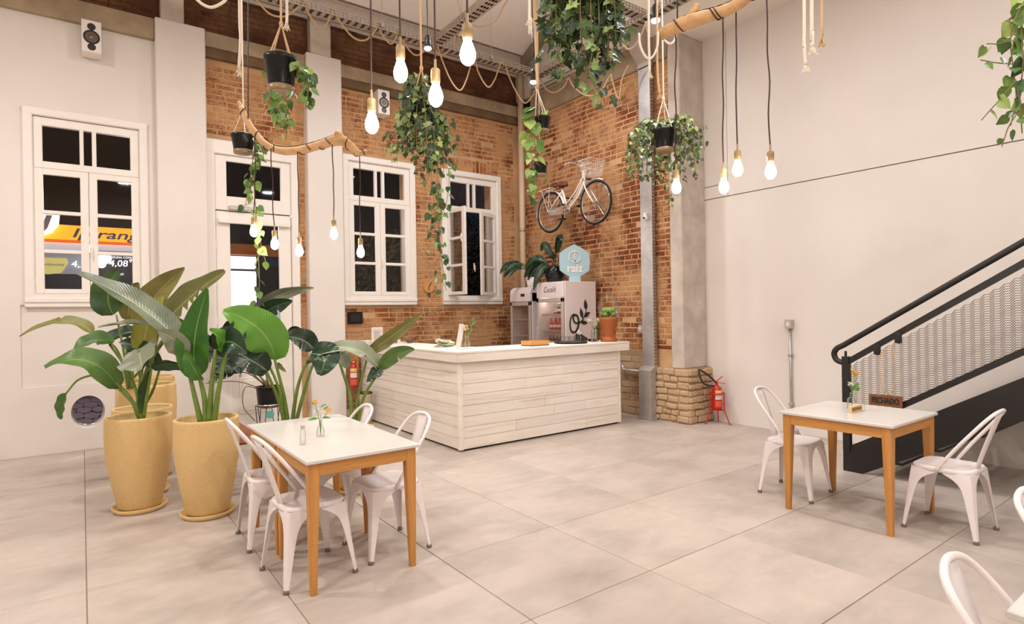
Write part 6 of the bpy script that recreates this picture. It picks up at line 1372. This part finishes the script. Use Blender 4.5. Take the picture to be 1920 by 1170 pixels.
t = empty('down_pipe', (6.46, 8.50, 0), 'cream round down pipe in the brick corner', 'pipe')
m = MB().tube([(6.44, 8.40, 0), (6.44, 8.40, 5.86)], .052, 18); m.build('pipe', plain('pipe_cream', C(214, 190, 160), .5, var=.05), t, True)
for z in (1.2, 3.0, 4.7): MB().tube([(6.44, 8.40, z), (6.44, 8.40, z + .05)], .057, 18).build('pipe_clamp', 'gal', t, True)
# ---- slatted bench with black legs, behind the planters
t = empty('slatted_bench', (1.10, 6.4, 0), 'low slatted wooden bench with black legs behind the planters', 'bench')
for k in range(15): y = 5.50 + k * .128; BB(.90, 1.30, y, y + .095, .43, .455, .003).build('slat', 'pallet', t)
for x in (.92, 1.24): BB(x, x + .04, 5.48, 7.40, .385, .429, .002).build('bearer', 'pallet', t)
for x in (.93, 1.25):
    for y in (5.55, 7.30): BB(x, x + .03, y, y + .03, 0, .385, .002).build('leg', 'black', t)
# ---- monstera on a wire stand by the door
c0 = Vector((1.93, 7.96, 0)); t = empty('potted_monstera', tuple(c0 + Vector((0, 0, .385))), 'dark split-leaf plant in a black pot on a wire stand by the street door', 'plant'); O = c0 + Vector((0, 0, .385))
MB().lathe([(.13, .02), (.135, .03), (.152, .24), (.165, .243), (.165, .26), (.15, .26), (.142, .22), (0, .21)], 28, O).build('pot', 'blackp', t, True)
MB().lathe([(.12, 0), (.145, .003), (.15, .035), (.142, .036), (.13, .02), (0, .012)], 28, O).build('saucer', 'chrome', t, True)
rnd = random.Random(9)
for k, (tp, wd) in enumerate((((1.482,7.970,0.906), .30), ((1.035,8.424,1.299), .2), ((1.340,8.200,0.901), .22), ((1.671,8.080,1.228), .24), ((1.283,8.241,0.767), .16), ((1.955,7.996,1.149), .22), ((1.200,8.302,1.052), .18))):
    tp = Vector(tp); b = O + Vector((rnd.uniform(-.05, .05), rnd.uniform(-.05, .05), .22)); md = b.lerp(tp, .6) + Vector((0, 0, .12)); stalk(t, [b, b.lerp(md, .6) + Vector((0, 0, .08)), md], .011, .006, 'vine'); blade(t, md, md.lerp(tp, .55) + Vector((0, 0, .02)), tp + Vector((0, 0, -.06)), wd, rnd.uniform(-20, 20), 'leaf_d', .15, 6, 60 + k)
MB().tube(smooth_path([O + Vector((-.12, -.05, .23)), O + Vector((-.30, -.1, .28)), O + Vector((-.33, -.1, .05)), O + Vector((-.2, -.12, -.15))], 5), .006, 6).tube(smooth_path([O + Vector((-.1, -.02, .24)), O + Vector((-.4, -.1, .36)), O + Vector((-.75, -.15, .37))], 5), .006, 6).build('aerial_root', 'vine', t)
s = empty('wire_plant_stand', tuple(c0), 'black wire hairpin plant stand by the street door', 'stand')
MB().tube([(c0.x + .152 * math.cos(2 * PI * i / 28), c0.y + .152 * math.sin(2 * PI * i / 28), .40) for i in range(28)], .006, 6, True).tube([(c0.x + .11 * math.cos(2 * PI * i / 28), c0.y + .11 * math.sin(2 * PI * i / 28), .378) for i in range(28)], .006, 6, True).build('ring', 'black', s)
for k in range(4):
    a = PI / 4 + k * PI / 2; f = c0 + Vector((.15 * math.cos(a), .15 * math.sin(a), .006)); e = Vector((-math.sin(a), math.cos(a), 0)) * .06; h_ = c0 + Vector((.152 * math.cos(a), .152 * math.sin(a), .40))
    MB().tube([h_ + e, f + e * .2, f - e * .2, h_ - e], .005, 6).build('hairpin_leg', 'black', s)
MB().disc((c0.x - .03, c0.y - .165, .30), (0, -1, 0), .05, .004, 24).build('round_tag', plain('tag_teal', C(90, 160, 156), .5), s); MB().tube([(c0.x - .03, c0.y - .163, .345), (c0.x - .02, c0.y - .155, .40)], .002, 4).build('tag_string', 'rope', s)
# ---- trees outside the brick-bay windows
rnd = random.Random(2)
M['night_leaf'] = m_leaf('night_foliage', C(36, 40, 20), C(88, 78, 34), C(90, 90, 50), .6, False); nl = lmesh(_h, 'night_leaf')
for (x, y, h_, r, lab, n) in ((10.3, 15.5, 3.6, 1.7, 'leafy tree in the dark outside the open window', 260), (6.6, 14.6, 3.2, 1.3, 'dim tree outside the closed brick-bay window', 180)):
    t = empty('street_tree', (x, y, -.12), lab, 'tree'); P = smooth_path([(x, y, -.12), (x + .1, y, 1.2), (x - .05, y, 2.4), (x + .1, y, h_)], 4)
    MB().tube(P, [.16 - .1 * i / (len(P) - 1) for i in range(len(P))], 10).build('trunk', 'vine', t, True)
    for k in range(7): a = k * .9; q = Vector((x, y, 1.4 + k * .3)); MB().tube([q, q + Vector((math.cos(a) * r * .6, math.sin(a) * r * .6, .5))], .03, 6).build('bough', 'vine', t)
    m = MB()
    for k in range(3500):
        d = Vector((rnd.gauss(0, 1), rnd.gauss(0, 1), rnd.gauss(0, 1))).normalized() * rnd.random() ** .4; p = Vector((x + d.x * r, y + d.y * r, h_ - .9 + d.z * r * 1.15))
        e = Vector((rnd.uniform(-1, 1), rnd.uniform(-1, 1), rnd.uniform(-1, .2))).normalized(); oval_leaf(m, p, e, rnd.uniform(.10, .18), .07, (rnd.uniform(-1, 1), -1, rnd.uniform(-.5, 1)))
    m.uv = [(.3, .5)] * len(m.v); tag(m.build('foliage', 'night_leaf', t), kind='stuff')
lamp('street_lamp', 'POINT', (7.6, 12.2, 3.4), 60, (1, .72, .38), .15)
